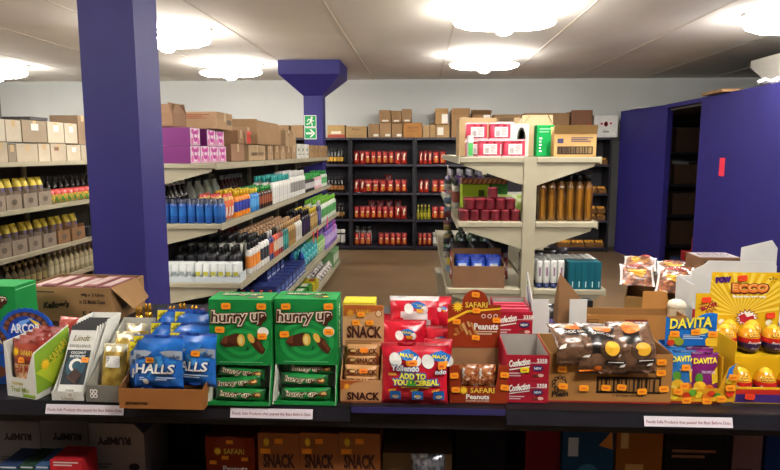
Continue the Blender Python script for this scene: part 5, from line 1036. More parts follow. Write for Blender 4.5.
t.part('carton_body', m, bevel=.0005); t.stick(f, (-24.5, 28), (25, 29.5), (-23, 14), (25.5, 17), w=8.5, h=5.4)
hh = [(-hw, 36), (hw, 36), (hw, 82)] + [(1 + 14.5 * cos(pi * i / 12), 82 + 16 * sin(pi * i / 12)) for i in range(13)] + [(-hw, 82)]
m = MB().slab([(x, D - .8, z) for x, z in hh], (0, -.8, 0), PO); f = Fr((0, D - 1.6, 0), UX, UZ)
m = MB().slab([(x, D - 1.6, z) for x, z in hh], (0, .8, 0), PO)
m.poly(f, [(-hw, 66), (-8, 76), (hw, 79), (hw, 77.4), (-8, 73.5), (-hw, 62.5)], YEL, 1); m.star(f, -18, 80, 3.5, 6.5, 12, YEL, 3); m.txt(f, 2, 82, 24, 6, 'SAFARI', ink('#e8c544'), 3); m.txt(f, 13, 59, 26, 7, 'Peanuts', WHT, 3, bold=.03); m.lines(f, 3, 25, 49, 54, 2, ink('#e0c0a0'), 2)
for i in range(3): m.ell(f, 10 + 6.5 * i, 70, 2.4, 2.4, ink('#e8d8c8'), 2, 12); m.ell(f, 10 + 6.5 * i, 70, 1.6, 1.6, ink('#8f2f10'), 3, 10)
for i in range(22): m.ell(f, -20 + (i * 7.3) % 23, 50 + (i * 5.1) % 13, 2.2, 1.4, ink(('#c98a4a', '#a8642c', '#d8a868')[i % 3]), 2 + i % 3, 9, rot=i)
t.part('header_card', m); t.stick(f, (1, 93), (2, 76), (-19, 64), (24, 66), (2, 47), w=8.5, h=5.4)
PKM = mottle('#6b2f1a', '#a8683a', 90, .45, .04, .2, 0, .3, '#e0dcd4', .58)
SIL = [mat(x, .2, metal=.3, var=.25, scale=40, bump=.3) for x in ('#b9b0a8', '#8a4a2a', '#d9d4cc', '#6b3420')]
for i in range(6):
    mm, ff = pouch(19, 22, 8, lambda a, b: PKM, 8, 8, 140 + i, .05)
    pk('peanut_packet', mm, t.S, wl(t, -8.5 + 17 * (i % 2), 7 + 12 * (i // 2), 14 if i < 2 else 8 - i), (-.15, 0, 0), 'clear peanut packet %s the window of the orange box' % ('showing in', 'showing in', 'behind those in', 'behind those in', 'deep behind', 'deep behind')[i], 'packet', ('packets at the window', 'packets in second row', 'packets at the back')[i // 2])

# ----------------------------------------------------------- red 3358 boxes
RB = card('#9a1226'); GI = card('#9a968f')
def rbox(label, u, v, z0, h, opened, w=21, D=64, zoff=0):
    t = It('sweets_carton', label, 'box', u, v); hw = w; f = front()
    if opened: m = open_box(MB(), -hw, hw, 0, D, h, h + 3, (h, h + 3), RB, GI)
    else: m = MB().box(-hw, hw, 0, D, 0, h, RB)
    m.txt(f, 14, h * .8, 10, 4, '3358', WHT, 2, bold=.03); m.txt(f, -8, h * .72, 21, 7, 'Confection', WHT, 2, bold=.04, shear=.4, rot=.15, bend=.03); m.poly(f, [(-18, h * .45), (2, h * .58), (2, h * .54), (-18, h * .4)], WHT, 2)
    m.ell(f, 10, h * .5, 5.2, 3, ink('#23235c'), 2); m.txt(f, 10, h * .5, 7, 2.4, 'NEW', WHT, 3); m.lines(f, -18, -3, h * .12, h * .32, 2, ink('#d8b0b4'), 2); m.ell(f, 8, h * .2, 3, 1.8, ink('#6b2a1c'), 2); m.ell(f, 13, h * .22, 3, 1.6, ink('#d8b0a0'), 2); m.lines(f, 3, 19, h * .66, h * .72, 1, ink('#d8b0b4'), 2)
    t.part('carton_body', m, bevel=.0005); t.root.location.z += z0; t.root.location.z += .0004
    return t
a = rbox('crimson sweets carton at the bottom of the front pair by the brown carton', 527, 403.5, 0, 22, False)
b = rbox('opened crimson sweets carton stacked on the front closed one', 526.5, 403.5, 22.4 * a.S[2], 25, True); b.stick(front(), (-3, 11), w=8.5, h=5, col='#e8d81c')
a = rbox('crimson sweets carton below another one, behind the front pair', 513, 361, 0, 23, False, w=18, D=50)
b = rbox('opened crimson sweets carton on top, behind the front pair', 513, 361, 23.4 * a.S[2], 25, True, w=18, D=50)
for i in range(3):
    o = MB().box(-16, 16, 0, 5, 0, 12, card('#b8354a')).build('sweets_packet', None, b.S); o.location = wl(b, 0, 8 + 12 * i, 14) + Vector((0, 0, 0)); tag(o, 'pinkish red packet upright in the rear opened crimson carton', 'packet', 'packets in the rear crimson carton')

# ------------------------------------------- white and brown cartons behind
t = It('white_carton', 'white opened carton with a printed side flap behind the crimson cartons', 'box', 534, 352); m = MB(); WB = card('#d6d6d2')
m.box(-3, 13, 0, .8, 0, 52, WB); m.slab([(-3, 0, 0), (-3, 34, 0), (-3, 34, 70), (-3, 30, 73), (-3, 0, 52)], (-.8, 0, 0), WB); m.box(-3, 13, 33, 34, 0, 44, card('#a89a80')); m.box(13, 13.8, 0, 34, 0, 44, WB); m.box(-3, 13, .8, 33, 0, .8, WB)
f = Fr((-3.8, 34, 0), -UY, UZ); g = Fr((-2.9, 0, 0), UY, UZ)
for q in (g,): m.poly(q, [(8, 40), (26, 62), (28, 59), (11, 38)], ink('#2f5a8a'), 1); m.ell(q, 24, 64, 3, 2.2, ink('#7fb43a'), 1)
m.poly(f, [(6, 58), (28, 36), (30, 40), (9, 61)], ink('#2f5a8a'), 1); m.ell(f, 10, 63, 3.5, 2.2, ink('#7fb43a'), 1)
t.part('carton_body', m)
t = It('brown_carton', 'opened carton with pointed brown flap and white end panel behind the big brown tray', 'box', 574, 350); m = MB(); BC = card('#8d6847')
m.box(-6, 11, 0, .8, 0, 50, WB); m.slab([(-14, 12, 0), (6, 12, 0), (10, 12, 46), (6, 12, 50), (-14, 12, 74)], (0, .8, 0), BC); m.box(-14, 11, .8, 30, 0, .8, BC); m.slab([(-14, 12.8, .8), (-14, 30, .8), (-14, 30, 40), (-14, 12.8, 70)], (-.8, 0, 0), BC); t.part('carton_body', m)
t = It('purple_pack', 'flat purple chocolate pack lying behind the big brown tray', 'pack', 556, 344); m = MB().box(-13, 3, 0, 18, 0, 20, card('#3a2458')); f = front(); m.lines(f, -9, 1, 13, 18, 2, ink('#b9a8c8'), 1); m.rect(f, -13, 3, 9, 11, ink('#d0c8a8'), 1); t.part('carton_body', m, bevel=.0005)
BKM = film('#1c1d20')
m, f = pouch(26, 36, 12, lambda a, b: BKM, 8, 8, 150, .06); q = at_z(551, 332, ZC); o = pk('black_bag', m, S0, (q.x, q.y + .02, ZC + .001), (-.2, 0, .2), 'black bag slumped between the white carton and the pointed brown flap', 'bag')
t = It('black_jar', 'black jar behind the white end panel', 'jar', 594, 332); t.part('jar_body', MB().lathe([(5.5, 0), (6, 1), (6, 9), (5, 11)], plas('#1d2a26'), n=14)); t.part('lid', MB().lathe([(5.6, 11.1), (5.6, 14.5), (5, 15)], plas('#15181a'), n=14))
t = It('black_carton', 'small black carton standing behind the pointed brown flap', 'box', 588, 325); t.part('carton_body', MB().box(-10, 4, 0, 14, 0, 24, card('#1b1c1f')), bevel=.0005)

# ------------------------------------------------------ big brown open tray
t = It('biscuit_carton', 'big open brown carton with orange stickers and black barcode frame', 'box', 608.8, 403.5); hw, D = 60.2, 64; KC = card('#a3723c')
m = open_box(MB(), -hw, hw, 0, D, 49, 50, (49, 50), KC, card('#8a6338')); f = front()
m.rect(f, -hw, hw, 0, 1.8, ink('#8a2418'), 1)
FRK = ink('#241a12')
m.rect(f, -13, 50, 10, 26.5, FRK, 1); m.rect(f, -11, 48, 12, 24.5, ink('#8d6232'), 2); m.bars(f, -9, 46, 12, 24.5, 14, FRK, 3); m.txt(f, 18, 8, 30, 2, '7 501030 47216 6', FRK, 2)
# stamped crest: round head with curls over an oval name band
m.ell(f, -49, 19, 7, 7, FRK, 1); m.ell(f, -48.5, 18.6, 5, 5, ink('#a3723c'), 2)
for i in range(7): m.ell(f, -49 + 6.5 * cos(1 + i * .62), 19 + 6.2 * sin(1 + i * .62), 2, 2, FRK, 3, 10); m.ell(f, -49 + 6.5 * cos(1 + i * .62), 19 + 6.2 * sin(1 + i * .62), 1, 1, ink('#a3723c'), 4, 8)
m.txt(f, -49, 8.5, 17, 6, 'Plein', FRK, 2, bold=.04, shear=.2, rot=.08); m.rect(f, -57, -40, 36, 47, ink('#6d4a26'), 1)
m.rect(f, -56, -41, 37, 46, ink('#a3723c'), 2); m.lines(f, -55, -43, 38, 45, 4, ink('#6d4a26'), 3)
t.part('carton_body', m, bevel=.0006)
t.stick(f, (-47, 43.5), (-47.5, 33.5), (-46, 16.5), (-25.5, 15), (-4, 15.7), (11.5, 16.4), (31.5, 12.6), (52.5, 15.6), (49, 42), (49, 31.5))
BG = [film(x) for x in ('#7a5640', '#1b1512', '#5d3f2e', '#d9d2c8', '#8d6a50')]
BGM = mottle('#47301f', '#684a36', 80, .42, .04, .3, 0, .15, '#8a7260', .68)
def bag_cf(kind):
    def cf(a, b):
        if kind == 2:
            if -.35 < a < .35 and b > .45: return BG[1]
        elif .58 < b < .86 and -.75 < a < .7: return BG[1]
        if kind == 1 and abs(a + .05) < .5 and .34 < b < .66: return BG[1]
        if b < .06: return BG[2]
        return BGM
    return cf
OR = ink('#e8761c')
for i, (x, y, w, h, rx, rz, ry, lb) in enumerate(((-33, 9, 46, 52, -.72, .22, 0, 'brown biscuit bag lying toward the crimson cartons in the big carton'), (-9, -3.5, 50, 58, -.62, .08, 0, 'brown biscuit bag hanging over the front edge of the big carton'), (20, -2.5, 44, 58, -.55, -.12, 0, 'brown biscuit bag with a tall black panel, toward the blue sachets'), (-5, 26, 48, 48, -.5, 0, 0, 'brown biscuit bag behind the front three in the big carton'), (30, 30, 44, 46, -.4, -.1, 0, 'brown biscuit bag at the back of the big carton near its corner'))):
    kind = (0, 1, 2, 0, 0)[i]; m, f = pouch(w, h, 9, bag_cf(kind), 18, 20, 160 + i, .035)
    if kind == 2: m.ell(f, 1, h * .82, 9, 9.5, OR, 3); m.lines(f, -5, 6, h * .78, h * .84, 2, ink('#b4500c'), 4); m.ell(f, 6, h * .38, 10, 7, ink('#4a3222'), 2); m.ell(f, 8, h * .4, 7, 4.6, ink('#e0a82a'), 3); m.rect(f, 2, 20, h * .2, h * .27, ink('#2a211c'), 3); m.lines(f, 4, 18, h * .22, h * .25, 1, ink('#d8d0c8'), 4)
    else: m.ell(f, 0, h * .78, 9, 4.6, OR, 3); m.ell(f, 1, h * .79, 5, 2.4, ink('#c85a10'), 4); m.txt(f, 0, h * .645, 24, 3.2, 'CHOC CHIP', ink('#d8d0c8'), 4)
    if kind == 1: m.ell(f, 4, h * .42, 10, 6.5, ink('#4a3222'), 3); m.ell(f, 5, h * .42, 7, 4.4, ink('#e0a82a'), 4); m.rect(f, 0, 20, h * .18, h * .25, ink('#1b1512'), 3); m.lines(f, 2, 18, h * .195, h * .235, 1, ink('#d8d0c8'), 4); m.poly(f, [(-24, 1.5), (-2, 3), (-2, 5), (-24, 3.5)], OR, 4); m.ell(f, -7, h * .12, 4, 2.2, OR, 4)
    for gx, gy, gw in ((-w * .38, h * .3, 4), (w * .33, h * .16, 3.2), (-w * .3, h * .9, 5)): m.poly(f, [(gx - gw, gy - 1), (gx + gw * .6, gy - .4), (gx + gw, gy + 2.4), (gx - gw * .4, gy + 1.4)], ink('#e6e2da'), 5)  # pale glints painted on the bag film
    if i < 3:                                            # folded over the front edge of the carton
        s0, ang, nv = (16, 25, 24)[i], (1.15, 1.05, 1.0)[i], []
        for X, Y, Z_ in m.v:
            q_ = max(0, min(1, (Z_ - s0 + 5) / 10)); th = ang * q_; zz = min(Z_, s0); over = max(0, Z_ - s0)
            nv.append((X, Y * cos(th) + over * sin(th), zz + over * cos(th) - Y * sin(th)))
        m.v = nv
        o = pk('biscuit_bag', m, t.S, wl(t, x, -6.5, 56.5 - s0), (0, (.0, .04, -.03)[i], rz * .5), lb, 'bag')
    else: o = pk('biscuit_bag', m, t.S, wl(t, x, y, 10), (rx, 0, rz), lb, 'bag')
t2 = It('brown_carton', 'plain opened brown carton with red stamp behind the biscuit carton', 'box', 636, 341); m = open_box(MB(), -52, 48, 0, 34, 25, 24, (25, 24), KC, card('#8a6338')); f = front(); m.rect(f, -12, 10, 15, 21, ink('#7d2a20'), 1); m.rect(f, -49, -38, 11, 21, ink('#6d4a26'), 1); m.lines(f, -48, -39, 12, 20, 3, ink('#a3723c'), 2)
m.slab([(16, 34, 24), (44, 34, 24), (42, 38, 41), (18, 38, 41)], (0, -.8, 0), KC); t2.part('carton_body', m, bevel=.0006)

# --------------------------------------------------------- blue fruit sachets
t = It('drink_sachet_display', 'blue and yellow display of fruit drink sachets with a wavy header', 'display box', 695, 404); DB, DY = card('#1565b8'), ink('#e8b41c'); D = 38
m = MB().box(-25, 25, 0, D, 0, .8, DB)
m.slab([(-25, 0, .8), (25, 0, .8), (37, -3, 4), (38, -3, 42), (30, 0, 36), (22, 0, 15), (-18, 0, 14), (-25, 0, 16)], (0, .8, 0), card('#d69a1a')); f = front()
m.rect(f, -25, 25, 0, 2.4, ink('#8a2a18'), 1)
for i in range(8): m.ell(f, -21 + 6 * i, 7 + (i * 3) % 5, 4, 3.4, ink(('#e8c62a', '#e07a1c', '#c9381c', '#5a9a2a')[i % 4]), 2)
m.poly(Fr((0, -1.6, 0), UX, UZ), [(27, 22), (37, 26), (37, 42), (29.5, 36)], ink('#1f6fc8'), 2); m.ell(Fr((0, -2, 0), UX, UZ), 32, 14, 4.5, 6, ink('#d83a1c'), 3); m.ell(Fr((0, -2, 0), UX, UZ), 30, 24, 3, 3, ink('#e8c62a'), 3)
m.box(-25, -24.2, .8, D, .8, 50, DB); m.box(24.2, 25, .8, D, .8, 46, card('#d69a1a')); m.box(-24, 24, D - .8, D, .8, 52, card('#0f4a8c')); t.part('carton_body', m)
wav = [(-25.5, 52)] + [(25, 52)] + [(25, 78)] + [(25 - 50.5 * i / 14, 80 + 5 * sin(i / 14 * 5.6 + .9)) for i in range(15)]
m = MB().slab([(x, D * .5, z) for x, z in wav], (0, .8, 0), DB); f = Fr((0, D * .5, 0), UX, UZ); m.txt(f, -1, 74.5, 43, 11.5, 'DAVITA', ink('#0d3f7d'), 3, bold=.09, shear=.1, rot=.06); m.txt(f, -1.4, 75, 42, 10.4, 'DAVITA', ink('#f2e23a'), 4, bold=.03, shear=.1, rot=.06)
m.ell(f, 9, 67, 8, 3, ink('#f0dc4a'), 3); m.lines(f, -8, 14, 58, 63, 3, ink('#bcd4ea'), 2); m.poly(f, [(15, 52), (26, 52), (26, 66), (20, 64), (14, 58)], ink('#e8b82a'), 3); m.ell(f, -17, 60, 6, 5, ink('#d8a81c'), 3); m.ell(f, -12, 56, 5, 4, ink('#8a9a2a'), 4); m.ell(f, -20, 55, 4, 3, ink('#c93a1c'), 4)
t.part('header_card', m); t.stick(f, (-17, 64), (4, 66), (21, 64)); t.stick(front(), (-9, 3.4), (11, 3), (24.8, 5.4), (-18, 12), w=9); t.stick(Fr((0, -2.4, 0), UX, UZ), (31.5, 17.5), (33.5, 28), w=9)
def sachet(kind, seed):
    c = [film(x) for x in (('#7a1f6a', '#5d1552', '#d8b02a') if kind else ('#2a6fb0', '#1b4f86', '#e0c02a'))]
    m, f = pouch(27, 43, 5, lambda a, b: c[1] if b > .92 else c[2] if b < .2 else c[0], 12, 16, seed, .02)
    m.txt(f, 0, 35, 23, 5.6, 'DAVITA', ink('#f2e23a'), 3, bold=.04, shear=.1, rot=.05); m.txt(f, 3, 24, 14, 2.6, 'TROPICAL', ink('#dcd0e4'), 3); m.poly(f, [(6, 22), (12, 30), (13, 14), (7, 12)], ink('#e8c22a'), 3); m.ell(f, -6, 18, 4, 5, ink('#4f8a2a'), 3); m.ell(f, -5, 10, 6, 5, ink('#e8b82a'), 4); m.ell(f, 4, 8, 5, 4, ink('#e0781c'), 4); m.ell(f, -9, 6, 3, 3, ink('#f0dc6a'), 5)
    return m
for i, (x, y, k, lb) in enumerate(((10, 5, 1, 'purple fruit drink sachet at the front of the wavy blue display'), (-11, 7, 0, 'blue fruit drink sachet at the front, half hidden by the biscuit carton'), (9, 14, 1, 'second purple fruit drink sachet, behind the front one'), (-10.5, 16, 0, 'second blue fruit drink sachet, behind the front one'), (9, 23, 1, 'rear purple fruit drink sachet in the wavy blue display'))):
    o = pk('drink_sachet', sachet(k, 180 + i), t.S, wl(t, x, y, 6 + i), (-.08, 0, 0), lb, 'sachet')
    if i == 1: q = It.__new__(It); q.root, q.S = o, t.S; q.stick(Fr((0, -3.2, 0), UX, UZ), (2, 27), (1, 9), w=8.5)

# -------------------------------------------------------- yellow egg display
t = It('surprise_egg_display', 'bright yellow surprise egg display with rays and stepped header', 'display box', 768, 404); EY = card('#e0b010'); D = 78; hw = 35
m = MB().box(-hw, 40, 0, D, 0, .8, EY); m.box(-hw, 40, 0, .8, .8, 16, EY); f = front(); m.rect(f, -hw, 40, .8, 9, ink('#3a2466'), 1); m.rect(f, -hw, 40, 9, 14, ink('#b5281c'), 1); m.txt(f, 25, 11.5, 18, 3, 'Surprise', WHT, 2, shear=.2)
m.box(-hw, -hw + .8, .8, D, .8, 60, EY); m.box(39.2, 40, .8, D, .8, 60, EY); m.box(-hw + .8, 39.2, 32, 32.8, .8, 36, EY); m.box(-hw + .8, 39.2, 32.8, D - .8, 35, 36, EY); t.part('carton_body', m)
hp = [(-hw - 7, 34), (48, 34), (48, 114), (-hw + 8, 114), (-hw + 7, 91), (-hw - 8, 91)]
m = MB().slab([(x, D - 1, z) for x, z in hp], (0, .9, 0), EY); f = Fr((0, D - 1, 0), UX, UZ)
for i in range(18):
    a0 = .12 + i * .174; R = 60
    def cl(a): 
        x, z = 6 + R * cos(a), 68 + R * sin(a) * .8
        return (max(-27.6, min(47.5, x)), max(34.5, min(113.6, z)))
    m.poly(f, [(6, 68), cl(a0), cl(a0 + .08)], ink('#f0d04a'), 1)
m.txt(f, 14.5, 97, 42, 12.5, 'ECCO', ink('#6b2414'), 3, bold=.17, bend=.05); m.txt(f, 14.2, 97.4, 39, 10, 'ECCO', ink('#e0782a'), 4, bold=.09, bend=.05); m.txt(f, 14, 98.4, 38, 7, 'ECCO', ink('#f0b46a'), 5, bold=.0, bend=.05); m.txt(f, 14, 88, 36, 3.4, 'Surprise egg toy', WHT, 4, bold=.04)
m.txt(f, -15, 106, 17, 7, 'POW', ink('#4a1f6a'), 3, bold=.14, rot=.06); m.txt(f, 38, 106, 9, 8, '*', ink('#8a6a10'), 3)
m.star(f, -29, 77, 6, 12, 11, ink('#8a1f2c'), 2, sy=.65); m.star(f, -29, 77, 4.4, 9.6, 11, ink('#e8c02a'), 3, sy=.6); m.txt(f, -29, 77, 17, 5, 'BOOM', ink('#9a1f2c'), 4, bold=.08, rot=.4)
m.star(f, 13, 65, 9, 13.5, 14, ink('#8a1f2c'), 2, sy=.75); m.star(f, 13, 65, 8, 11.5, 14, WHT, 3, sy=.72); m.poly(f, [(4, 67), (10, 70), (13, 66), (20, 68), (22, 61), (15, 62), (12, 59), (6, 61)], ink('#b01f2c'), 4); m.ell(f, -14, 60, 3.6, 3.4, ink('#f4e8c0'), 3); m.ell(f, 37, 60, 3.6, 3.4, ink('#f4e8c0'), 3)
t.part('header_card', m)
t.stick(f, (5, 108, .1), (-32, 84, .05), (38, 68, .15), w=10, h=6.2, col='#f2451c'); t.stick(front(), (-19, 7), w=9.5, h=5.6, col='#f2451c')
E1, E2, E3, E4 = mat('#e09a12', .18, spec=.7, var=.06), mat('#b3201c', .25, var=.05), mat('#2e1c4a', .3, var=.06), mat('#f2c63a', .18, spec=.7, var=.05)
eg = MB(); prof = [(.5, 0), (6, .8), (9.6, 4), (11, 8.6), (11.2, 12), (11, 14.6), (10.6, 17), (9, 22), (6.4, 26), (3, 28.8), (.4, 29.6)]
eg.lathe(prof, [E3, E3, E3, E3, E2, E2, E1, E1, E4, E4], n=22)
fe = Fr((0, 0, 0), UX, UZ, hf=lambda a, b: sqrt(max(0, (11.2 - max(0, (b - 13)) ** 2 * .032 - max(0, (12 - b)) ** 2 * .03) ** 2 - a * a)) + .1, step=.12)
eg.txt(fe, 0, 12.4, 15, 3, 'Surprise', WHT, 2, shear=.2); eg.txt(fe, 0, 20.5, 13, 5.2, 'ECCO', ink('#7a2a10'), 2, bold=.12); eg.txt(fe, 0, 20.7, 12, 4.2, 'ECCO', ink('#f0c23a'), 3, bold=.04); eg.txt(fe, 0, 6.5, 9, 2.4, 'Boys', ink('#b8a8d0'), 2, shear=.2)
em = eg.mesh('surprise_egg', t.S)
ROW = (('front row of the lower tier', 13.5, 2.2, (-22, 2.2, 26.4)), ('rear row of the lower tier', 24.5, 2.2, (-11, 13, 30)) if False else ('second tray', 0, 0, ()), ('front row of the upper tier', 47, 36.6, (-23, 1.4, 26)), ('rear row of the upper tier', 65, 36.6, (-10.8, 13.4)))
for nm, y, z, xs in ROW:
    for j, x in enumerate(xs):
        q = wl(t, x, y, z); o = bpy.data.objects.new('surprise_egg', em); COL.objects.link(o); o.location = q; o.rotation_euler = (0, 0, rnd.uniform(-.25, .25))
        tag(o, 'surprise egg, %s in the %s' % (('first from the fruit sachets', 'middle one', 'last from the fruit sachets')[j], nm), 'toy egg')

# ------------------------------------------------------- back row, right side
t = It('white_display_box', 'tall white open display carton with red band behind the egg display', 'display box', 722, 336, rz=-.06); m = MB(); WD = card('#d2d0cc')
m.box(-30, 34, 0, .8, 0, 32, WD); f = front(); m.rect(f, -30, 34, 4, 26, ink('#a3182c'), 1)
for i in range(4): m.ell(f, -23 + 11 * i, 16, 3.6, 3.6, ink('#e0c8cc'), 2, 14); m.ell(f, -23 + 11 * i, 16, 2.8, 2.8, ink('#a3182c'), 3, 12); m.rect(f, -25 + 11 * i, -21 + 11 * i, 15.3, 16.7, ink('#e0c8cc'), 4)
m.box(-30, -29.2, .8, 50, 0, 50, WD); m.box(33.2, 34, .8, 50, 0, 50, WD); m.box(-29.2, 33.2, 49.2, 50, 0, 50, WD); m.box(-30, 34, .8, 50, 0, .8, WD)
m.slab([(-24, 22, 24), (58, 22, 24), (58, 24, 66), (55, 24, 70), (-8, 24, 70), (-12, 24, 66), (-24, 23, 60)], (0, .8, 0), WD)
m.slab([(34, 50, 60), (34, 50, 80), (64, 50, 88), (70, 50, 80), (70, 50, 60)][::-1], (0, .8, 0), WD); t.part('carton_body', m)
t = It('brown_carton', 'plain brown carton carrying the printed one behind the white display', 'box', 716, 317); t.part('carton_body', MB().box(-19, 24, 0, 36, 0, 46, card('#7d5c40')), bevel=.0006); top = 46.3 * t.S[2]
t = It('printed_carton', 'small brown carton with black print on its top, highest behind the white display', 'box', 716, 317); t.root.location.z += top
m = MB().box(-19, 21, 0, 34, 0, 12, card('#6f5038')); f = Fr((0, 0, 12), UX, UY); m.rect(f, -18, 20, 3, 32, ink('#8d8088'), 1); m.txt(f, 1, 20, 32, 14, 'ASTRO', KRK, 2); m.lines(f, -16, 16, 5, 10, 2, KRK, 2); f = front(); m.lines(f, -15, -6, 3, 8, 2, KRK, 1); t.part('carton_body', m, bevel=.0006)
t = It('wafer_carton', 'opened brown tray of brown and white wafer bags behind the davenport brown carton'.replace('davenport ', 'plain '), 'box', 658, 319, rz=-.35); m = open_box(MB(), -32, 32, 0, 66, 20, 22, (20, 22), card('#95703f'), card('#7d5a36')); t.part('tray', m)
NB = [film(x) for x in ('#5d3220', '#e0dcd6', '#8a5030', '#c9922a', '#3a1c14')]
NBM = mottle('#4a2616', '#8a5030', 60, .48, .05, .3, 0, .25, '#c9922a', .64)
def ncf(a, b): return NB[1] if (abs(b - .78 - .08 * sin(a * 5)) < .09 or abs(a) > .86) else NB[3] if .3 < b < .5 and abs(a) < .5 else NBM
for i, (x, y, z, rx, rz, lb) in enumerate(((-16, 1, 33, -1.25, .06, 'nearest the aisle, lying over the tray rim'), (17, -3, 29, -1.1, -.08, 'leaning toward the round white lid'), (-15, 36, 40, -1.4, .0, 'at the back toward the partition'), (17, 34, 37, -1.4, -.04, 'at the back beside the printed carton'))):
    m, f = pouch(34, 44, 11, ncf, 14, 14, 200 + i, .04); m.txt(f, 0, 32, 22, 6, 'Nibbles', ink('#8a2418'), 3, bold=.06, shear=.2); m.txt(f, 0, 20, 18, 7, 'Choc', ink('#d8a83a'), 3, bold=.06, shear=.2)
    pk('wafer_bag', m, t.S, wl(t, x - 5, y, z - 2 + (i > 1) * 2), (rx, 0, -.35 + rz), 'brown and white wafer bag, ' + lb, 'bag')
t = It('white_round_tub', 'small round white tub in front of the wafer tray', 'tub', 675, 333); t.part('tub_body', MB().lathe([(7, 0), (8, 2), (8.4, 24), (8.8, 25)], card('#d8cdb4'), n=18)); t.part('lid', MB().lathe([(9, 25.1), (9, 28), (7.6, 31), (4, 33)], mat('#e0d6c0', .35, var=.12), n=18))

# -------------------------------------------------------- back row, left side
t = It('cereal_bar_carton', 'wide opened brown carton with script lettering full of packets beside the near pillar', 'box', 68, 322, rz=-.05); m = MB(); CD = card('#94714a'); hw, D = 47, 66
open_box(m, -hw, hw, 0, D, 34, 34, (34, 34), CD, card('#7d5f3e')); f = front()
m.txt(f, -11, 16, 28, 9, "Kellogg's", FRK, 2, bold=.05, shear=.3, rot=.06); m.txt(f, 28, 27, 25, 4, '44g x 5 Units', FRK, 2); m.txt(f, 27, 20.5, 27, 4, 'x 12 Multi Case', FRK, 2); m.lines(f, -42, -12, 28, 30, 1, FRK, 2); m.txt(f, 28, 8, 24, 6, '5 Bars', FRK, 2)
g = Fr((hw, 0, 0), UY, UZ); m.txt(g, 30, 14, 26, 8, "Kellogg's", FRK, 2, bold=.05, shear=.3, rot=.3); m.slab([(hw, 0, 34), (hw, 50, 34), (hw + 12, 52, 14), (hw + 14, 16, 10)], (0, 0, .8), CD); t.part('carton_body', m, bevel=.0006)
for i in range(6):
    o = MB().box(-6.5, 6.5, 0, 50, 0, 31, card(('#8a5a58', '#7a4a4c')[i % 2])); f = Fr((0, 0, 31), UX, UY); o.rect(f, -4.5, 4.5, 6, 44, ink('#b39a94'), 1); o = o.build('cereal_bar_packet', None, t.S); o.location = wl(t, -37 + 14.6 * i, 6, 2 + (i * 5) % 3); o.rotation_euler = (0, 0, -.05); tag(o, 'dull pink packet standing upright in the wide cereal bar carton', 'packet', 'packets in the cereal bar carton')
t = It('pink_bottle', 'small bright pink bottle beside the green dispenser', 'bottle', 203, 337); t.part('bottle_body', MB().lathe([(4, 0), (4.4, 1), (4.4, 18), (2.4, 22)], plas('#c9285a'), n=12)); t.part('cap', MB().lathe([(2.8, 22.1), (2.8, 26.5), (2, 27.5)], plas('#d8486e'), n=10))

# -------------------------------------------------------------- lower shelf
def low(u, v=470): return ZL
def lbox(label, u0, u1, top, y, color, deco=None, name='carton', D=.16, cat='box', cut=0):
    a, b = at_y(u0, top, y), at_y(u1, top, y); w, h = b.x - a.x, a.z - ZL - .003; r = thing(name, label, cat, ((a.x + b.x) / 2, y, ZL + .003)); c = card(color)
    m = MB().slab([(-w / 2, 0, 0), (w / 2, 0, 0), (w / 2, 0, h - cut), (w / 2 - cut, 0, h), (-w / 2, 0, h)], (0, D, 0), c)
    if deco: deco(m, Fr((0, 0, 0), UX * w, UZ * h, step=.0006))
    m.build('carton_body', r, bevel=.001); return r
def rumpy(s):
    def d(m, f):
        m.txt(f, .05 * s, .72, .62, .13, 'RUMPY', ink('#3a3436'), 2, bold=.05, rot=pi); m.ell(f, .3, .3, .1, .06, ink('#3a3436'), 2); m.lines(f, -.4, -.1, .25, .35, 2, ink('#6d6668'), 2)
    return d
lbox('grey white carton with upside down lettering, first under the counter end', -6, 39, 421, 1.70, '#a39a94', rumpy(0), name='snack_carton')
lbox('grey white carton with upside down lettering, middle of three under the counter', 40, 87, 420.5, 1.70, '#a39a94', rumpy(1), name='snack_carton')
lbox('grey white carton with upside down lettering and cut corner by the dark post', 88, 143, 423, 1.66, '#a8a09a', rumpy(-1), name='snack_carton', cut=.03)
lbox('low red pack under the counter in front of the upside down cartons', 50, 81, 460, 1.53, '#b51f26', lambda m, f: (m.lines(f, -.4, .4, .86, .97, 2, ink('#e8c8c4'), 1), m.ell(f, 0, .5, .3, .2, ink('#d8a03a'), 1)), name='red_pack', D=.08, cat='pack')
for i, (a, b) in enumerate(((-2, 18), (19, 34), (35, 49))):
    lbox(('silver topped blue pack', 'green rimmed dark pack', 'pale blue rimmed pack')[i] + ' in the lowest front row under the counter', a, b, 465.5, 1.54, ('#2c3f66', '#24402f', '#3f5f8a')[i], lambda m, f: m.lines(f, -.4, .4, .9, .98, 1, ink('#c4d0d8'), 1), name='small_pack', D=.1, cat='pack')
def saf(m, f):
    m.ell(f, 0, .9, .3, .12, ink('#8f2f10'), 1); m.star(f, -.25, .78, .05, .09, 12, YEL, 2, sy=.8); m.txt(f, .08, .78, .42, .09, 'SAFARI', ink('#e8c544'), 2); m.txt(f, .1, .5, .5, .1, 'Peanuts', WHT, 2)
    for a, b in ((0, .93), (-.1, .68), (.3, .66), (-.35, .6)): m.rect(f, a - .07, a + .07, b - .03, b + .03, ink('#ffa01e'), 3)
lbox('orange brown peanut box under the counter beside the dark post', 205, 254, 437, 1.6, '#8a3212', saf, name='peanut_box')
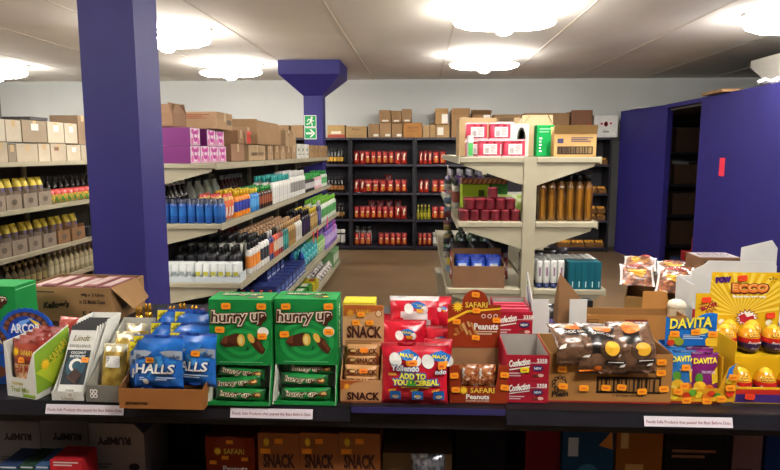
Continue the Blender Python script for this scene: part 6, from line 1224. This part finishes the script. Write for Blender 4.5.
for i, (u0, u1) in enumerate(((258, 299), (300, 338), (339, 380))):
    lbox('brown snack carton under the counter, %s' % ('first after the peanut box', 'middle of the three alike', 'last of three, next to the empty gap')[i], u0, u1, 433, 1.58, '#a8683a', lambda m, f: (m.txt(f, 0, .62, .78, .2, 'SNACK', ink('#3f1c10'), 2, bold=.05), m.star(f, -.3, .88, .05, .09, 11, YEL, 2, sy=.8), m.rect(f, -.1, .1, .86, .93, ink('#ffa01e'), 3), m.rect(f, -.45, -.2, .72, .79, ink('#ffa01e'), 3), m.rect(f, -.3, .3, .25, .4, ink('#d8b48a'), 2)), name='snack_carton')
lbox('pale wooden coloured carton lying low under the counter', 383, 452, 453, 1.62, '#a3865f', None, name='low_carton')
SVM = mottle('#4a4a50', '#8d8d92', 70, .5, .08, .15, .6, .5, '#d0d0d4', .62)
SV = [mat(x, .15, metal=.6, var=.3, scale=40, bump=.4) for x in ('#8d8d90', '#55555a', '#c9c9cc')]
m, f = pouch(.09, .11, .05, lambda a, b: SVM, 9, 10, 230, .06); q = at_y(428, 470, 1.55); o = m.build('silver_bag'); o.location = (q.x, 1.55, ZL + .001); o.scale = (1.0, 1, 1.6); tag(o, 'crinkled silver bag under the counter in front of the pale carton', 'bag')
GS = ('#2f8a2a', '#5fae3a', '#2a6a28', '#8a9a3a')
for i in range(6):
    a, b = at_y(455, 425, 1.66), at_y(506, 425, 1.66); o = MB().box(a.x, b.x, 1.66, 1.8, 0, .011, film(GS[i % 4])); o = o.build('flat_pack', loc=(0, 0, ZL + .238 + .0122 * i)); tag(o, 'thin shiny green pack in the pile on the black carton under the counter', 'pack', 'green packs piled under the counter')
lbox('black carton carrying a pile of thin green packs under the counter', 456, 505, 449, 1.64, '#19181a', None, name='black_carton', D=.17).children[0].scale = (1, 1, .2335 / max(.001, at_y(480, 449, 1.64).z - ZL - .001))
lbox('dark crimson carton under the counter next to the second dark post', 527, 561, 426, 1.66, '#7d1820', None, name='red_carton')
lbox('dark blue carton with white panel under the counter', 564, 615, 426, 1.64, '#1f4a6d', lambda m, f: (m.rect(f, -.4, -.2, .6, .85, ink('#c9d2d8'), 1), m.poly(f, [(.2, .75), (.45, .95), (.48, .7)], ink('#d88a3a'), 1), m.ell(f, .0, .4, .2, .1, ink('#3a7aa0'), 1)), name='blue_carton')
lbox('dark orange carton with small label under the counter', 618, 664, 425, 1.64, '#a3621a', lambda m, f: (m.rect(f, -.42, -.25, .7, .9, ink('#d8b06a'), 1), m.rect(f, -.3, .1, .4, .5, ink('#d8a050'), 1)), name='orange_carton')
lbox('black carton with bronze print under the counter', 667, 730, 431, 1.64, '#1c1512', lambda m, f: m.lines(f, -.4, .3, .6, .75, 2, ink('#8a5a3a'), 1), name='black_carton')
lbox('dull pinkish carton at the far end under the counter', 735, 764, 428, 1.66, '#8a6a68', lambda m, f: m.rect(f, -.4, .2, .3, .45, ink('#5d3f40'), 1), name='pink_carton')
lbox('small blue carton at the frame edge under the counter', 768, 800, 430, 1.66, '#1f3f7d', None, name='blue_carton')
for o in [o for o in SC.objects if o.type == 'EMPTY' and o.parent is None and not o.children]: bpy.data.objects.remove(o)
